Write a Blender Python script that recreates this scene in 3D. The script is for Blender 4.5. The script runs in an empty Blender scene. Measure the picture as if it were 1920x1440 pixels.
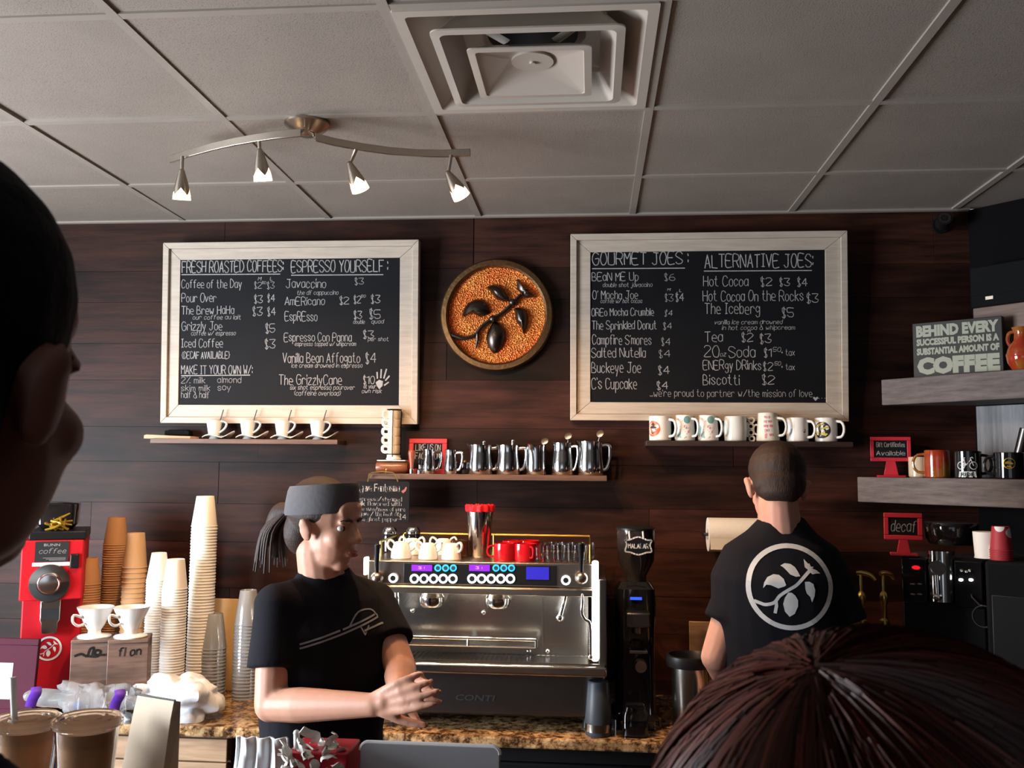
import bpy, bmesh, math, random
from mathutils import Vector, Matrix, noise
from mathutils.bvhtree import BVHTree
random.seed(7)
R = math.radians
S = bpy.context.scene
COL = S.collection

# ------------------------------------------------------------------ camera, world, daylight, exposure
EYE = 1.74
YAW, PIT, ROL, F = 0.0864745, 0.0893797, 0.0088362, 1732.2
_fw = Vector((-math.sin(YAW)*math.cos(PIT), math.cos(YAW)*math.cos(PIT), math.sin(PIT)))
_r0 = Vector((math.cos(YAW), math.sin(YAW), 0)); _u0 = _r0.cross(_fw)
_r = _r0*math.cos(ROL) + _u0*math.sin(ROL); _u = _u0*math.cos(ROL) - _r0*math.sin(ROL)
cd = bpy.data.cameras.new('camera'); cam = bpy.data.objects.new('camera', cd); COL.objects.link(cam)
cam.matrix_world = Matrix(((_r.x, _u.x, -_fw.x, 0), (_r.y, _u.y, -_fw.y, 0), (_r.z, _u.z, -_fw.z, EYE), (0, 0, 0, 1)))
cd.sensor_width = 4.54; cd.lens = F/1920*4.54; cd.clip_start = 0.02
cd.dof.use_dof = True; cd.dof.focus_distance = 3.3; cd.dof.aperture_fstop = 2.0
S.camera = cam
W = bpy.data.worlds.new('world'); S.world = W; W.use_nodes = True
W.node_tree.nodes['Background'].inputs[0].default_value = (0.75, 0.85, 1, 1)
W.node_tree.nodes['Background'].inputs[1].default_value = 0.6
S.view_settings.view_transform = 'Standard'; S.view_settings.look = 'None'
S.view_settings.gamma = 1; S.view_settings.use_curve_mapping = False
S.view_settings.exposure = -0.5
def area(name, loc, d, sx, sy, power, col):
    l = bpy.data.lights.new(name, 'AREA'); l.shape = 'RECTANGLE'; l.size = sx; l.size_y = sy; l.energy = power; l.color = col
    o = bpy.data.objects.new(name, l); COL.objects.link(o); o.location = loc
    o.rotation_euler = Vector(d).to_track_quat('-Z', 'Y').to_euler(); return o
# daylight through the side window and the shop front window
area('daylight_side', (-3.38, 1.45, 1.42), (1, 0.42, -0.12), 1.6, 1.5, 400, (0.86, 0.93, 1.0))
area('daylight_front', (-0.9, -3.12, 1.5), (0.1, 1, 0), 2.6, 1.6, 10, (0.86, 0.93, 1.0))

def ray(px, py): return (_fw*F + _r*(px-960) + _u*(720-py))
def at(px, py, Y):                        # the point seen at a photo pixel, at depth Y from the camera
    d = ray(px, py); p = d*(Y/d.y); return Vector((p.x, p.y, p.z+EYE))
def atz(px, py, z):
    d = ray(px, py); p = d*((z-EYE)/d.z); return Vector((p.x, p.y, z))
def atp(px, py, q, n):                    # on the plane through q with normal n
    d = ray(px, py); n = Vector(n); o = Vector((0, 0, EYE)); t = (Vector(q)-o).dot(n)/d.dot(n); return o+d*t

# ------------------------------------------------------------------ materials
def nodes(name):
    m = bpy.data.materials.new(name); m.use_nodes = True
    return m, m.node_tree.nodes, m.node_tree.links, m.node_tree.nodes['Principled BSDF']
def mix(N, L, a, b, fac, mode='MIX'):
    x = N.new('ShaderNodeMix'); x.data_type = 'RGBA'; x.blend_type = mode
    for s, v in ((x.inputs[0], fac), (x.inputs[6], a), (x.inputs[7], b)):
        if hasattr(v, 'node'): L.new(v, s)
        elif isinstance(v, (int, float)): s.default_value = v
        else: s.default_value = (*v, 1)
    return x.outputs[2]
def tex(N, L, kind, scale, vec=(1, 1, 1), detail=4, rough=.55, coord='Object'):
    tc = N.new('ShaderNodeTexCoord'); mp = N.new('ShaderNodeMapping'); mp.inputs[3].default_value = vec
    L.new(tc.outputs[coord], mp.inputs[0]); t = N.new('ShaderNodeTex'+kind); L.new(mp.outputs[0], t.inputs['Vector'])
    t.inputs['Scale'].default_value = scale
    if kind == 'Noise': t.inputs['Detail'].default_value = detail; t.inputs['Roughness'].default_value = rough
    return t
def ramp(N, L, src, pts):
    r = N.new('ShaderNodeValToRGB'); L.new(src, r.inputs[0]); e = r.color_ramp.elements
    while len(e) < len(pts): e.new(.5)
    for k, (p, c) in zip(e, pts): k.position = p; k.color = (*c, 1) if hasattr(c, '__len__') else (c, c, c, 1)
    return r.outputs[0]
def bump(N, L, B, src, s, dist=.002):
    b = N.new('ShaderNodeBump'); b.inputs['Strength'].default_value = s; b.inputs['Distance'].default_value = dist
    L.new(src, b.inputs['Height']); L.new(b.outputs[0], B.inputs['Normal'])
def mat(name, c, r=.5, m=0., var=.12, scale=25., bmp=0., vec=(1, 1, 1), trans=0., ior=1.45, emit=None, es=0., coat=0., sss=0., spec=.5):
    M, N, L, B = nodes(name)
    t = tex(N, L, 'Noise', scale, vec)
    d = [x*(1-var) for x in c]; h = [min(1, x*(1+var)) for x in c]
    L.new(mix(N, L, d, h, t.outputs[0]), B.inputs['Base Color'])
    B.inputs['Roughness'].default_value = r; B.inputs['Metallic'].default_value = m
    B.inputs['IOR'].default_value = ior; B.inputs['Transmission Weight'].default_value = trans
    B.inputs['Coat Weight'].default_value = coat; B.inputs['Specular IOR Level'].default_value = spec
    if sss: B.inputs['Subsurface Weight'].default_value = sss; B.inputs['Subsurface Radius'].default_value = (.01, .004, .002)
    if emit: B.inputs['Emission Color'].default_value = (*emit, 1); B.inputs['Emission Strength'].default_value = es
    if bmp: bump(N, L, B, t.outputs[0], bmp)
    return M
def wood(name, c1, c2, vec=(1, 14, 14), scale=4., r=.6, tone=False, knots=.25, bmp=.3, spec=.5):
    M, N, L, B = nodes(name)
    g = tex(N, L, 'Noise', scale, vec, 8, .65); k = tex(N, L, 'Noise', scale*.8, (vec[0]*.8, vec[1]*.18, vec[2]*.18), 3)
    c = ramp(N, L, g.outputs[0], [(.3, c1), (.7, c2)])
    kk = ramp(N, L, k.outputs[0], [(.28, 1-knots*2.4), (.5, 1.)])
    c = mix(N, L, c, kk, 1., 'MULTIPLY')
    if tone:
        a = N.new('ShaderNodeAttribute'); a.attribute_name = 'tone'; c = mix(N, L, c, a.outputs['Color'], 1., 'MULTIPLY')
    L.new(c, B.inputs['Base Color']); B.inputs['Roughness'].default_value = r; B.inputs['Specular IOR Level'].default_value = spec
    bump(N, L, B, g.outputs[0], bmp, .0015); return M
M = {}
def granite():
    m, N, L, B = nodes('granite')
    a = tex(N, L, 'Noise', 34, (1, 1, 1), 8, .75); v = tex(N, L, 'Voronoi', 90); b = tex(N, L, 'Noise', 7, (1, 1, 1), 4)
    c = ramp(N, L, a.outputs[0], [(.36, (.015, .010, .008)), (.44, (.10, .05, .022)), (.52, (.38, .22, .10)), (.62, (.60, .43, .24)), (.72, (.18, .10, .05))])
    d = ramp(N, L, b.outputs[0], [(.4, .55), (.6, 1.1)]); c = mix(N, L, c, d, 1., 'MULTIPLY')
    e = ramp(N, L, v.outputs[0], [(.0, .35), (.25, 1.)]); c = mix(N, L, c, e, .6, 'MULTIPLY')
    L.new(c, B.inputs['Base Color']); B.inputs['Roughness'].default_value = .16; return m
M['granite'] = granite()
def ceil_mat(name, c):
    m, N, L, B = nodes(name)
    a = tex(N, L, 'Noise', 260, (1, 1, 1), 2, .6); b = tex(N, L, 'Noise', 3.5)
    x = ramp(N, L, a.outputs[0], [(.33, .62), (.42, 1.)]); y = ramp(N, L, b.outputs[0], [(.35, .92), (.65, 1.03)])
    q = mix(N, L, c, x, 1., 'MULTIPLY'); q = mix(N, L, q, y, 1., 'MULTIPLY')
    L.new(q, B.inputs['Base Color']); B.inputs['Roughness'].default_value = .55; B.inputs['Specular IOR Level'].default_value = .35
    bump(N, L, B, a.outputs[0], .35, .002); return m
M['tile'] = ceil_mat('ceiling_tile', (.27, .228, .195))
M['tbar'] = mat('grid_bar', (.285, .243, .21), .5, var=.12, scale=9)
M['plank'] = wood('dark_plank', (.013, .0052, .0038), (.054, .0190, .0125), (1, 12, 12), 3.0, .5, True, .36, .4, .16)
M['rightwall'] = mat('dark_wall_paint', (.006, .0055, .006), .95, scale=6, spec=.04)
M['plaster'] = mat('plaster', (.20, .17, .15), .8, scale=6)
M['floorwood'] = wood('floor_wood', (.06, .035, .02), (.14, .08, .05), (1, 9, 9), 3, .4)
M['frame'] = wood('pale_frame_wood', (.40, .33, .265), (.52, .44, .36), (1.2, 16, 16), 6, .5, False, .05, .2)
M['slate'] = mat('slate_black', (.0065, .0065, .008), .6, var=.35, scale=9, spec=.15)
M['chalk'] = mat('chalk', (.36, .345, .335), .9, var=.35, scale=60)
M['shelfwood'] = wood('shelf_wood', (.055, .026, .017), (.15, .075, .047), (1, 12, 12), 5, .5)
M['darkshelf'] = wood('dark_shelf_wood', (.018, .009, .008), (.04, .02, .016), (1, 12, 12), 5, .5)
M['greywood'] = wood('weathered_wood', (.07, .052, .049), (.20, .16, .15), (1.2, 9, 9), 5, .7, False, .3, .5)
M['greyplank'] = wood('grey_plank', (.10, .10, .108), (.24, .235, .245), (9, 9, 1.2), 5, .5, False, .3, .4)
M['cabwood'] = wood('cabinet_wood', (.24, .14, .075), (.50, .32, .19), (1, 12, 12), 4, .5)
M['rawwood'] = wood('raw_wood', (.40, .24, .13), (.56, .36, .21), (1, 12, 12), 6, .6)
M['boxwood'] = wood('brown_box_wood', (.10, .055, .04), (.20, .12, .085), (1, 12, 12), 6, .55)
M['tamperwood'] = wood('red_wood', (.20, .045, .02), (.36, .10, .045), (12, 12, 1), 5, .3, False, .1, .1)
M['walnut'] = wood('walnut', (.13, .04, .02), (.26, .09, .045), (1, 12, 12), 6, .3, False, .1, .1)
M['nickel'] = mat('brushed_nickel', (.42, .36, .30), .3, 1., scale=60, vec=(1, 20, 20))
M['chrome'] = mat('chrome', (.78, .78, .78), .13, 1., var=.04)
M['steel'] = mat('stainless_steel', (.50, .47, .43), .22, 1., scale=9, vec=(1, 40, 40), var=.06)
M['steelfront'] = mat('steel_front', (.40, .34, .29), .3, 1., scale=9, vec=(1, 40, 40), var=.06)
M['darksteel'] = mat('dark_steel', (.16, .145, .135), .32, 1., var=.1)
M['white'] = mat('white_glaze', (.80, .78, .75), .18, coat=.3, var=.03)
M['cream'] = mat('cream_glaze', (.66, .54, .38), .22, coat=.3, var=.05)
M['pearl'] = mat('pearl_glaze', (.66, .68, .66), .2, coat=.3, var=.04)
M['ivory'] = mat('ivory_glaze', (.66, .64, .57), .25, coat=.3, var=.04)
M['ventwhite'] = mat('vent_paint', (.42, .365, .315), .3, var=.05, scale=8)
M['blackhole'] = mat('dark_duct', (.012, .012, .013), .8)
M['kraft'] = mat('kraft_paper', (.44, .225, .095), .75, var=.06)
M['kraftpale'] = mat('pale_kraft_paper', (.52, .31, .15), .75, var=.06)
M['paper'] = mat('white_paper', (.80, .76, .70), .6, var=.03)
M['towel'] = mat('towel_paper', (.80, .77, .72), .9, var=.06, bmp=.4, scale=90)
M['red'] = mat('red_enamel', (.50, .006, .014), .55, var=.06, spec=.3)
M['redpaint'] = mat('red_painted_wood', (.52, .018, .035), .45, var=.1)
M['redmug'] = mat('red_glaze', (.50, .008, .014), .12, coat=.5, var=.06)
M['black'] = mat('black_plastic', (.008, .008, .009), .4, spec=.3)
M['matteblack'] = mat('matte_black', (.006, .006, .007), .8, spec=.12)
M['blackgloss'] = mat('black_gloss', (.008, .008, .009), .1, coat=.5)
M['bluegrey'] = mat('blue_grey_rubber', (.035, .045, .06), .45)
M['print'] = mat('black_print', (.015, .015, .016), .6)
M['whiteprint'] = mat('white_print', (.72, .71, .70), .7, var=.14, scale=45)
M['greyprint'] = mat('grey_print', (.30, .30, .32), .6)
M['tealprint'] = mat('teal_print', (.14, .34, .34), .4)
M['pinkprint'] = mat('pink_print', (.62, .20, .24), .5)
M['orangeprint'] = mat('orange_print', (.75, .12, .03), .4, var=.5, scale=60)
M['yellowprint'] = mat('yellow_print', (.55, .43, .05), .4)
M['signprint'] = mat('sage_print', (.38, .39, .31), .7, var=.08)
M['glass'] = mat('clear_glass', (1, 1, 1), .02, trans=1., var=0, ior=1.45)
M['plasticclear'] = mat('clear_plastic', (.36, .37, .38), .16, .35, var=.05, spec=.8)
M['cupclear'] = mat('cup_plastic', (.97, .97, .97), .04, trans=1., var=.01, ior=1.08)
M['film'] = mat('plastic_film', (.93, .93, .95), .12, trans=.85, var=.05, ior=1.12)
M['bagwhite'] = mat('white_bag', (.74, .76, .80), .45, var=.06, sss=.1)
M['purple'] = mat('purple_tie', (.12, .03, .42), .5)
M['bluelabel'] = mat('blue_label', (.02, .08, .42), .4)
M['green'] = mat('green_print', (.10, .35, .06), .5)
M['maroon'] = mat('maroon_frame', (.055, .008, .02), .75, spec=.2)
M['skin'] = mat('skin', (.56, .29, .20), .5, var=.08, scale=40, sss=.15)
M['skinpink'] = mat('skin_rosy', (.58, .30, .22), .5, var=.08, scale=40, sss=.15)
M['skinshaded'] = mat('skin_shaded', (.25, .11, .08), .5, var=.08, scale=40, sss=.1)  # shade painted into the skin colour of the two foreground customers
M['lip'] = mat('lip', (.42, .12, .10), .5)
M['eyewhite'] = mat('eye_white', (.7, .68, .65), .2)
M['iris'] = mat('iris', (.03, .02, .015), .2)
M['hairbrown'] = mat('brown_hair', (.028, .0125, .0072), .6, var=.5, scale=70, vec=(6, 6, 1), bmp=.9)
M['hairred'] = mat('auburn_hair', (.05, .018, .012), .5, var=.5, scale=70, vec=(6, 6, 1), bmp=.9)
M['hairblack'] = mat('black_hair', (.004, .004, .007), .8, spec=.15, var=.5, scale=120, bmp=.9)
M['shirt'] = mat('black_cotton', (.009, .009, .013), .9, var=.2, scale=12, bmp=.25, spec=.2)
M['navy'] = mat('navy_cloth', (.010, .012, .028), .9, var=.2, bmp=.2, spec=.2)
M['greycap'] = mat('grey_knit', (.10, .095, .10), .9, var=.2, scale=80, bmp=.4)
M['cloth'] = mat('pale_towel_cloth', (.72, .76, .78), .9, var=.1, bmp=.4)
M['denim'] = mat('dark_trousers', (.012, .012, .016), .85)
M['coffee'] = mat('blended_coffee', (.40, .20, .095), .45, var=.2, scale=50)
M['brass'] = mat('brass', (.62, .45, .12), .28, 1., var=.08)
M['bronze'] = mat('dark_bronze', (.085, .07, .062), .33, 1., var=.4, scale=30, bmp=.3)
M['rim'] = mat('bronze_rim', (.20, .115, .055), .42, 1., var=.5, scale=70, bmp=.9)
M['goldleaf'] = mat('gold_print', (.45, .28, .03), .3, .6)
M['lidgrey'] = mat('aluminium_lid', (.48, .48, .50), .38, .6, var=.02)
M['lidwhite'] = mat('white_lid_edge', (.78, .78, .80), .3, var=.02)
M['tan'] = mat('tan_tray', (.52, .36, .17), .3, var=.1)
def emis(name, c, s):
    return mat(name, c, .5, emit=c, es=s, var=.02)
M['bulb'] = emis('lit_frosted_glass', (1., .66, .34), 9.)
M['bulbcore'] = emis('lamp_core', (1., .72, .42), 22.)
M['led'] = emis('led_white', (1., .98, .90), 14.)
M['ledspot'] = emis('led_spot', (1., .95, .80), 110.)
M['btn'] = emis('button_ring', (.85, .93, 1.), 2.2)
M['btnblue'] = emis('button_blue', (.02, .36, .75), 1.6)
M['lcdviolet'] = emis('screen_violet', (.16, .01, .70), 1.1)
M['lcdblue'] = emis('screen_blue', (.015, .012, .36), .9)
M['lcdtext'] = emis('screen_text', (.6, .3, 1.), 1.2)
M['ledblue'] = emis('led_blue', (.02, .08, 1.), 2.)
M['ledred'] = emis('led_red', (1., .01, .02), 1.3)
M['copperglow'] = None
def hammered():
    m, N, L, B = nodes('hammered_copper')
    v = tex(N, L, 'Voronoi', 170, (1, 1, 1)); n = tex(N, L, 'Noise', 9)
    c = ramp(N, L, n.outputs[0], [(.35, (.82, .15, .03)), (.65, (.96, .32, .07))])
    L.new(c, B.inputs['Base Color']); B.inputs['Metallic'].default_value = .6; B.inputs['Roughness'].default_value = .36
    bump(N, L, B, v.outputs[0], 1., .006); return m
M['copper'] = hammered()
def hairstrand(name, tonecol):
    m, N, L, B = nodes(name)
    a = N.new('ShaderNodeAttribute'); a.attribute_name = 'tone'
    L.new(mix(N, L, tonecol, a.outputs['Color'], 1., 'MULTIPLY'), B.inputs['Base Color'])
    B.inputs['Roughness'].default_value = .46; B.inputs['Specular IOR Level'].default_value = .35; return m
M['strand'] = hairstrand('auburn_strands', (.066, .0155, .0082))
def redpot():
    m, N, L, B = nodes('red_amber_glaze')
    n = tex(N, L, 'Noise', 14); c = ramp(N, L, n.outputs[0], [(.42, (.36, .035, .012)), (.6, (.30, .13, .02))])
    L.new(c, B.inputs['Base Color']); B.inputs['Roughness'].default_value = .1; B.inputs['Coat Weight'].default_value = .6; return m
M['redpot'] = redpot()
M['paperbag'] = mat('kraft_bag', (.72, .58, .43), .8, var=.06, scale=14, bmp=.15)

# ------------------------------------------------------------------ mesh helpers
def frame(d, up=(0, 0, 1)):
    d = Vector(d).normalized(); u = Vector(up)
    if abs(d.dot(u)) > .98: u = Vector((0, 1, 0))
    x = u.cross(d).normalized(); y = d.cross(x); return x, y, d
def RX(a): return Matrix.Rotation(a, 4, 'X')
def RY(a): return Matrix.Rotation(a, 4, 'Y')
def RZ(a): return Matrix.Rotation(a, 4, 'Z')
def T(x, y=0, z=0): return Matrix.Translation(Vector(x) if hasattr(x, '__len__') else Vector((x, y, z)))
class MB:
    def __init__(s): s.bm = bmesh.new(); s.mi = 0; s.tn = None
    def add(s, vs, fs, Mx=None):
        V = [s.bm.verts.new(Mx @ Vector(v) if Mx else v) for v in vs]
        for f in fs:
            try: q = s.bm.faces.new([V[i] for i in f])
            except ValueError: continue
            q.material_index = s.mi
            if s.tn is not None:
                ly = s.bm.loops.layers.float_color.get('tone') or s.bm.loops.layers.float_color.new('tone')
                for l in q.loops: l[ly] = (*s.tn, 1)
        return V
    def box(s, x0, x1, y0, y1, z0, z1, Mx=None):
        v = [(x, y, z) for z in (z0, z1) for y in (y0, y1) for x in (x0, x1)]
        s.add(v, [(0, 2, 3, 1), (4, 5, 7, 6), (0, 1, 5, 4), (2, 6, 7, 3), (0, 4, 6, 2), (1, 3, 7, 5)], Mx); return s
    def lathe(s, prof, Mx=None, seg=24, a0=0., a1=2*math.pi, sx=1., sy=1.):
        full = a1-a0 > 6.28; n = seg if full else seg+1; vs = []; fs = []; rows = []
        for r, z in prof:
            if r < 1e-6: rows.append([len(vs)]); vs.append((0, 0, z))
            else:
                rows.append(list(range(len(vs), len(vs)+n)))
                vs += [(sx*r*math.cos(a0+(a1-a0)*i/seg), sy*r*math.sin(a0+(a1-a0)*i/seg), z) for i in range(n)]
        for p, q in zip(rows, rows[1:]):
            for i in range(seg):
                j = (i+1) % n
                if len(p) == 1 and len(q) == 1: continue
                if len(p) == 1: fs.append((p[0], q[j], q[i]))
                elif len(q) == 1: fs.append((p[i], p[j], q[0]))
                else: fs.append((p[i], p[j], q[j], q[i]))
        s.add(vs, fs, Mx); return s
    def cyl(s, r, z0, z1, Mx=None, seg=24, r1=None):
        return s.lathe([(0, z0), (r, z0), (r if r1 is None else r1, z1), (0, z1)], Mx, seg)
    def ell(s, c, rad, Mx=None, seg=16, rings=10):
        m = T(c) if Mx is None else T(c) @ Mx
        pr = [(math.sin(math.pi*i/rings), -math.cos(math.pi*i/rings)) for i in range(rings+1)]
        pr[0] = (0, -1); pr[-1] = (0, 1)
        return s.lathe(pr, m @ Matrix.Diagonal((*rad, 1)), seg)
    def tube(s, path, r, seg=8, caps=True, flat=None, closed=False, Mx=None):
        P = [Vector(p) for p in path]; n = len(P); rs = r if hasattr(r, '__len__') else [r]*n; vs = []; up = None
        if len(rs) != n: m = len(rs)-1; rs = [rs[min(int(i*m/(n-1)), m-1)]*(1-(i*m/(n-1)-min(int(i*m/(n-1)), m-1)))+rs[min(int(i*m/(n-1)), m-1)+1]*(i*m/(n-1)-min(int(i*m/(n-1)), m-1)) for i in range(n)]
        for i, p in enumerate(P):
            if closed: d = P[(i+1) % n]-P[i-1]
            else: d = P[min(i+1, n-1)]-P[max(i-1, 0)]
            d = d.normalized() if d.length > 1e-9 else Vector((0, 0, 1))
            if up is None: x, y, _ = frame(d)
            else:
                x = up - d*up.dot(d); x = x.normalized(); y = d.cross(x)
            up = x; a, b = (1, 1) if flat is None else flat
            vs += [p + x*(rs[i]*a*math.cos(2*math.pi*k/seg)) + y*(rs[i]*b*math.sin(2*math.pi*k/seg)) for k in range(seg)]
        fs = []
        for i in range(n if closed else n-1):
            j = (i+1) % n
            for k in range(seg): fs.append((i*seg+k, i*seg+(k+1) % seg, j*seg+(k+1) % seg, j*seg+k))
        if caps and not closed: fs += [tuple(range(seg))[::-1], tuple(range((n-1)*seg, n*seg))]
        s.add(vs, fs, Mx); return s
    def cap(s, p0, p1, r0, r1=None, seg=14):                      # tapered limb with round ends
        r1 = r0 if r1 is None else r1; s.tube([p0, p1], [r0, r1], seg); s.ell(p0, (r0,)*3, None, seg, 8); s.ell(p1, (r1,)*3, None, seg, 8); return s
    def loft(s, secs, Mx=None, seg=24, p=2.):                     # secs: (cx, cy, z, rx, ry)
        vs = []; fs = []
        for cx, cy, z, rx, ry in secs:
            for k in range(seg):
                a = 2*math.pi*k/seg; c, w = math.cos(a), math.sin(a)
                vs.append((cx+rx*math.copysign(abs(c)**(2/p), c), cy+ry*math.copysign(abs(w)**(2/p), w), z))
        for i in range(len(secs)-1):
            for k in range(seg): fs.append((i*seg+k, i*seg+(k+1) % seg, (i+1)*seg+(k+1) % seg, (i+1)*seg+k))
        fs += [tuple(range(seg))[::-1], tuple(range((len(secs)-1)*seg, len(secs)*seg))]
        s.add(vs, fs, Mx); return s
    def prism(s, pts, y0, y1, Mx=None):                           # outline in x,z; thickness along y
        n = len(pts); vs = [(x, y0, z) for x, z in pts]+[(x, y1, z) for x, z in pts]
        fs = [tuple(range(n)), tuple(range(2*n-1, n-1, -1))]+[(i, n+i, n+(i+1) % n, (i+1) % n) for i in range(n)]
        s.add(vs, fs, Mx); bmesh.ops.recalc_face_normals(s.bm, faces=s.bm.faces[:]); return s
    def build(s, name, m, parent=None, loc=None, rot=None, bev=0., smooth=True, ang=38, sub=0, seg=2):
        me = bpy.data.meshes.new(name); bmesh.ops.recalc_face_normals(s.bm, faces=s.bm.faces[:]); s.bm.to_mesh(me); s.bm.free()
        o = bpy.data.objects.new(name, me); COL.objects.link(o)
        for k in (m if isinstance(m, (list, tuple)) else [m]): me.materials.append(M[k] if isinstance(k, str) else k)
        if smooth:
            for p in me.polygons: p.use_smooth = True
            me.set_sharp_from_angle(angle=R(ang))
        if parent: o.parent = parent
        if loc is not None: o.location = loc
        if rot is not None: o.rotation_euler = rot
        if bev:
            b = o.modifiers.new('bevel', 'BEVEL'); b.width = bev; b.segments = seg; b.limit_method = 'ANGLE'; b.angle_limit = R(40)
        if sub:
            b = o.modifiers.new('sub', 'SUBSURF'); b.levels = sub; b.render_levels = sub
        return o
    def blob(s, name, m, parent=None, vox=.006, it=6, loc=None):  # fuse everything into one continuous skin
        o = s.build(name, m); r = o.modifiers.new('r', 'REMESH'); r.mode = 'VOXEL'; r.voxel_size = vox
        if it: q = o.modifiers.new('s', 'SMOOTH'); q.factor = .5; q.iterations = it
        dg = bpy.context.evaluated_depsgraph_get(); me = bpy.data.meshes.new_from_object(o.evaluated_get(dg))
        old = o.data; o.modifiers.clear(); o.data = me; me.name = name; bpy.data.meshes.remove(old)
        for p in me.polygons: p.use_smooth = True
        if not me.materials: me.materials.append(M[m])
        if parent: o.parent = parent
        if loc is not None: o.location = loc
        return o
def thing(name, label, cat, loc=(0, 0, 0), rz=0., group=None, rot=None):
    o = bpy.data.objects.new(name, None); COL.objects.link(o); o.location = loc; o.rotation_euler = rot if rot else (0, 0, rz)
    o.empty_display_size = .05; return tag(o, label, cat, group)
def tag(o, label, cat, group=None):
    o['label'] = label; o['category'] = cat
    if group: o['group'] = group
    return o
def struct(o): o['kind'] = 'structure'; return o
def lab(o, l): o['label'] = l; return o
def dup(o, loc, rz=None, label=None, group=None):
    def cp(q, par):
        c = q.copy(); COL.objects.link(c)
        if par: c.parent = par
        for k in list(q.children): cp(k, c)
        return c
    r = cp(o, None); r.location = loc
    if rz is not None: r.rotation_euler = (0, 0, rz)
    if label: r['label'] = label
    if group: r['group'] = group
    return r

# ------------------------------------------------------------------ hand lettering (stroke alphabet)
G = dict(zip("ABCDEFGHIJKLMNOPQRSTUVWXYZ", "022842|1434 02082837362505|2544433202 4738180604123243 02082846442202 48080242|0535 480802|0535 47381806041232434525 0802|4842|0545 1838|2822|1232 1848|3833221203 0802|4804|1542 080242 0208254842 02084248 183846443212040618 02083847463505 183846443212040618|2442 02083847463505|2542 47381807064443321203 0848|2822 080312324348 082248 0812253248 0842|4802 082548|2522 08480242".split()))
G.update(zip("abcdefghijklmnopqrstuvwxyz", "3526160503122233|3632 0802|0516263533221203 3526160503122233 3526160503122233|3832 043435261605031232 38281712|0626 3526160504132334|3631201001 0802|0516263532 1612|1718 26211001|2728 0802|3604|1432 1812 0602|05162522|25364542 0602|0516263532 162635332212030516 0600|0516263533221203 3526160503122233|3630 0602|05162635 3526160533221203 18132232|0626 0603122233|3632 061236 0612243246 0632|3602 0613|3610 06360232".split()))
G.update({'0': '183846443212040618', '1': '072822', '2': '07183847460242', '3': '0848254443321203', '4': '380444|3832', '5': '480805354443321203', '6': '38170412324344351504', '$': '37281817162433322112|2921', ':': '1617|1314', '.': '1213', "'": '1817', '/': '0248', '{': '38272615242332', '}': '18272635242312', '(': '28161422', ')': '18262412', '%': '0248|0818|3242', '+': '1535|2426', '&': '42270818270403123244', '-': '1535', '?': '071838472523'})
def strokes(t, slant=0.):
    x = 0.; out = []
    for ch in t:
        if ch == ' ': x += 2.6; continue
        g = G.get(ch)
        if not g: x += 2; continue
        mx = 0; mn = 9
        for p in g.split('|'):
            q = [(int(p[i]), int(p[i+1])) for i in range(0, len(p)-1, 2)]
            mx = max(mx, max(a for a, b in q)); mn = min(mn, min(a for a, b in q))
        dy = random.uniform(-.25, .25)
        for p in g.split('|'):
            q = [(int(p[i])-mn+x+random.uniform(-.18, .18), (int(p[i+1])-2)+dy+random.uniform(-.15, .15)) for i in range(0, len(p)-1, 2)]
            out.append([(a+slant*b, b/6.) for a, b in q])
        x += mx-mn+1.35
    return out, max(.1, x-1.35)
def smooth(q, n=3):
    if len(q) < 4: return q
    out = []
    for i in range(len(q)-1):
        p0, p1, p2, p3 = q[max(i-1, 0)], q[i], q[i+1], q[min(i+2, len(q)-1)]
        for k in range(n):
            t = k/n
            out.append(tuple(.5*((2*p1[d])+(-p0[d]+p2[d])*t+(2*p0[d]-5*p1[d]+4*p2[d]-p3[d])*t*t+(-p0[d]+3*p1[d]-3*p2[d]+p3[d])*t**3) for d in (0, 1)))
    return out+[q[-1]]
def line(mb, q, w, fn):                                           # a drawn stroke: flat ribbon laid on a surface by fn(u, v)
    for (a, b), (c, d) in zip(q, q[1:]):
        l = math.hypot(c-a, d-b)
        if l < 1e-7: continue
        nx, ny = -(d-b)/l*w/2, (c-a)/l*w/2; ex, ey = (c-a)/l*w*.3, (d-b)/l*w*.3
        mb.add([fn(a-ex+nx, b-ey+ny), fn(a-ex-nx, b-ey-ny), fn(c+ex-nx, d+ey-ny), fn(c+ex+nx, d+ey+ny)], [(0, 1, 2, 3)])
def write(mb, t, x0, x1, y, h, w, fn, slant=0.):
    st, W_ = strokes(t, slant); k = (x1-x0)/W_
    for q in st: line(mb, smooth([(x0+a*k, y+b*h) for a, b in q]), w, fn)
def fill(mb, pts, fn, cuts=0):
    b2 = bmesh.new(); vs = [b2.verts.new((x, y, 0)) for x, y in pts]; b2.faces.new(vs)
    bmesh.ops.triangulate(b2, faces=b2.faces[:])
    if cuts: bmesh.ops.subdivide_edges(b2, edges=b2.edges[:], cuts=cuts, use_grid_fill=True)
    b2.verts.index_update(); mb.add([fn(v.co.x, v.co.y) for v in b2.verts], [[v.index for v in f.verts] for f in b2.faces]); b2.free()
def disc(r, n=28, cx=0., cy=0.): return [(cx+r*math.cos(2*math.pi*i/n), cy+r*math.sin(2*math.pi*i/n)) for i in range(n)]
def sm3(q, n=4):
    q = [Vector(p) for p in q]; out = []
    for i in range(len(q)-1):
        p0, p1, p2, p3 = q[max(i-1, 0)], q[i], q[i+1], q[min(i+2, len(q)-1)]
        for k in range(n):
            t = k/n; out.append(.5*(2*p1+(p2-p0)*t+(2*p0-5*p1+4*p2-p3)*t*t+(3*p1-p0-3*p2+p3)*t**3))
    return out+[q[-1]]
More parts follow.
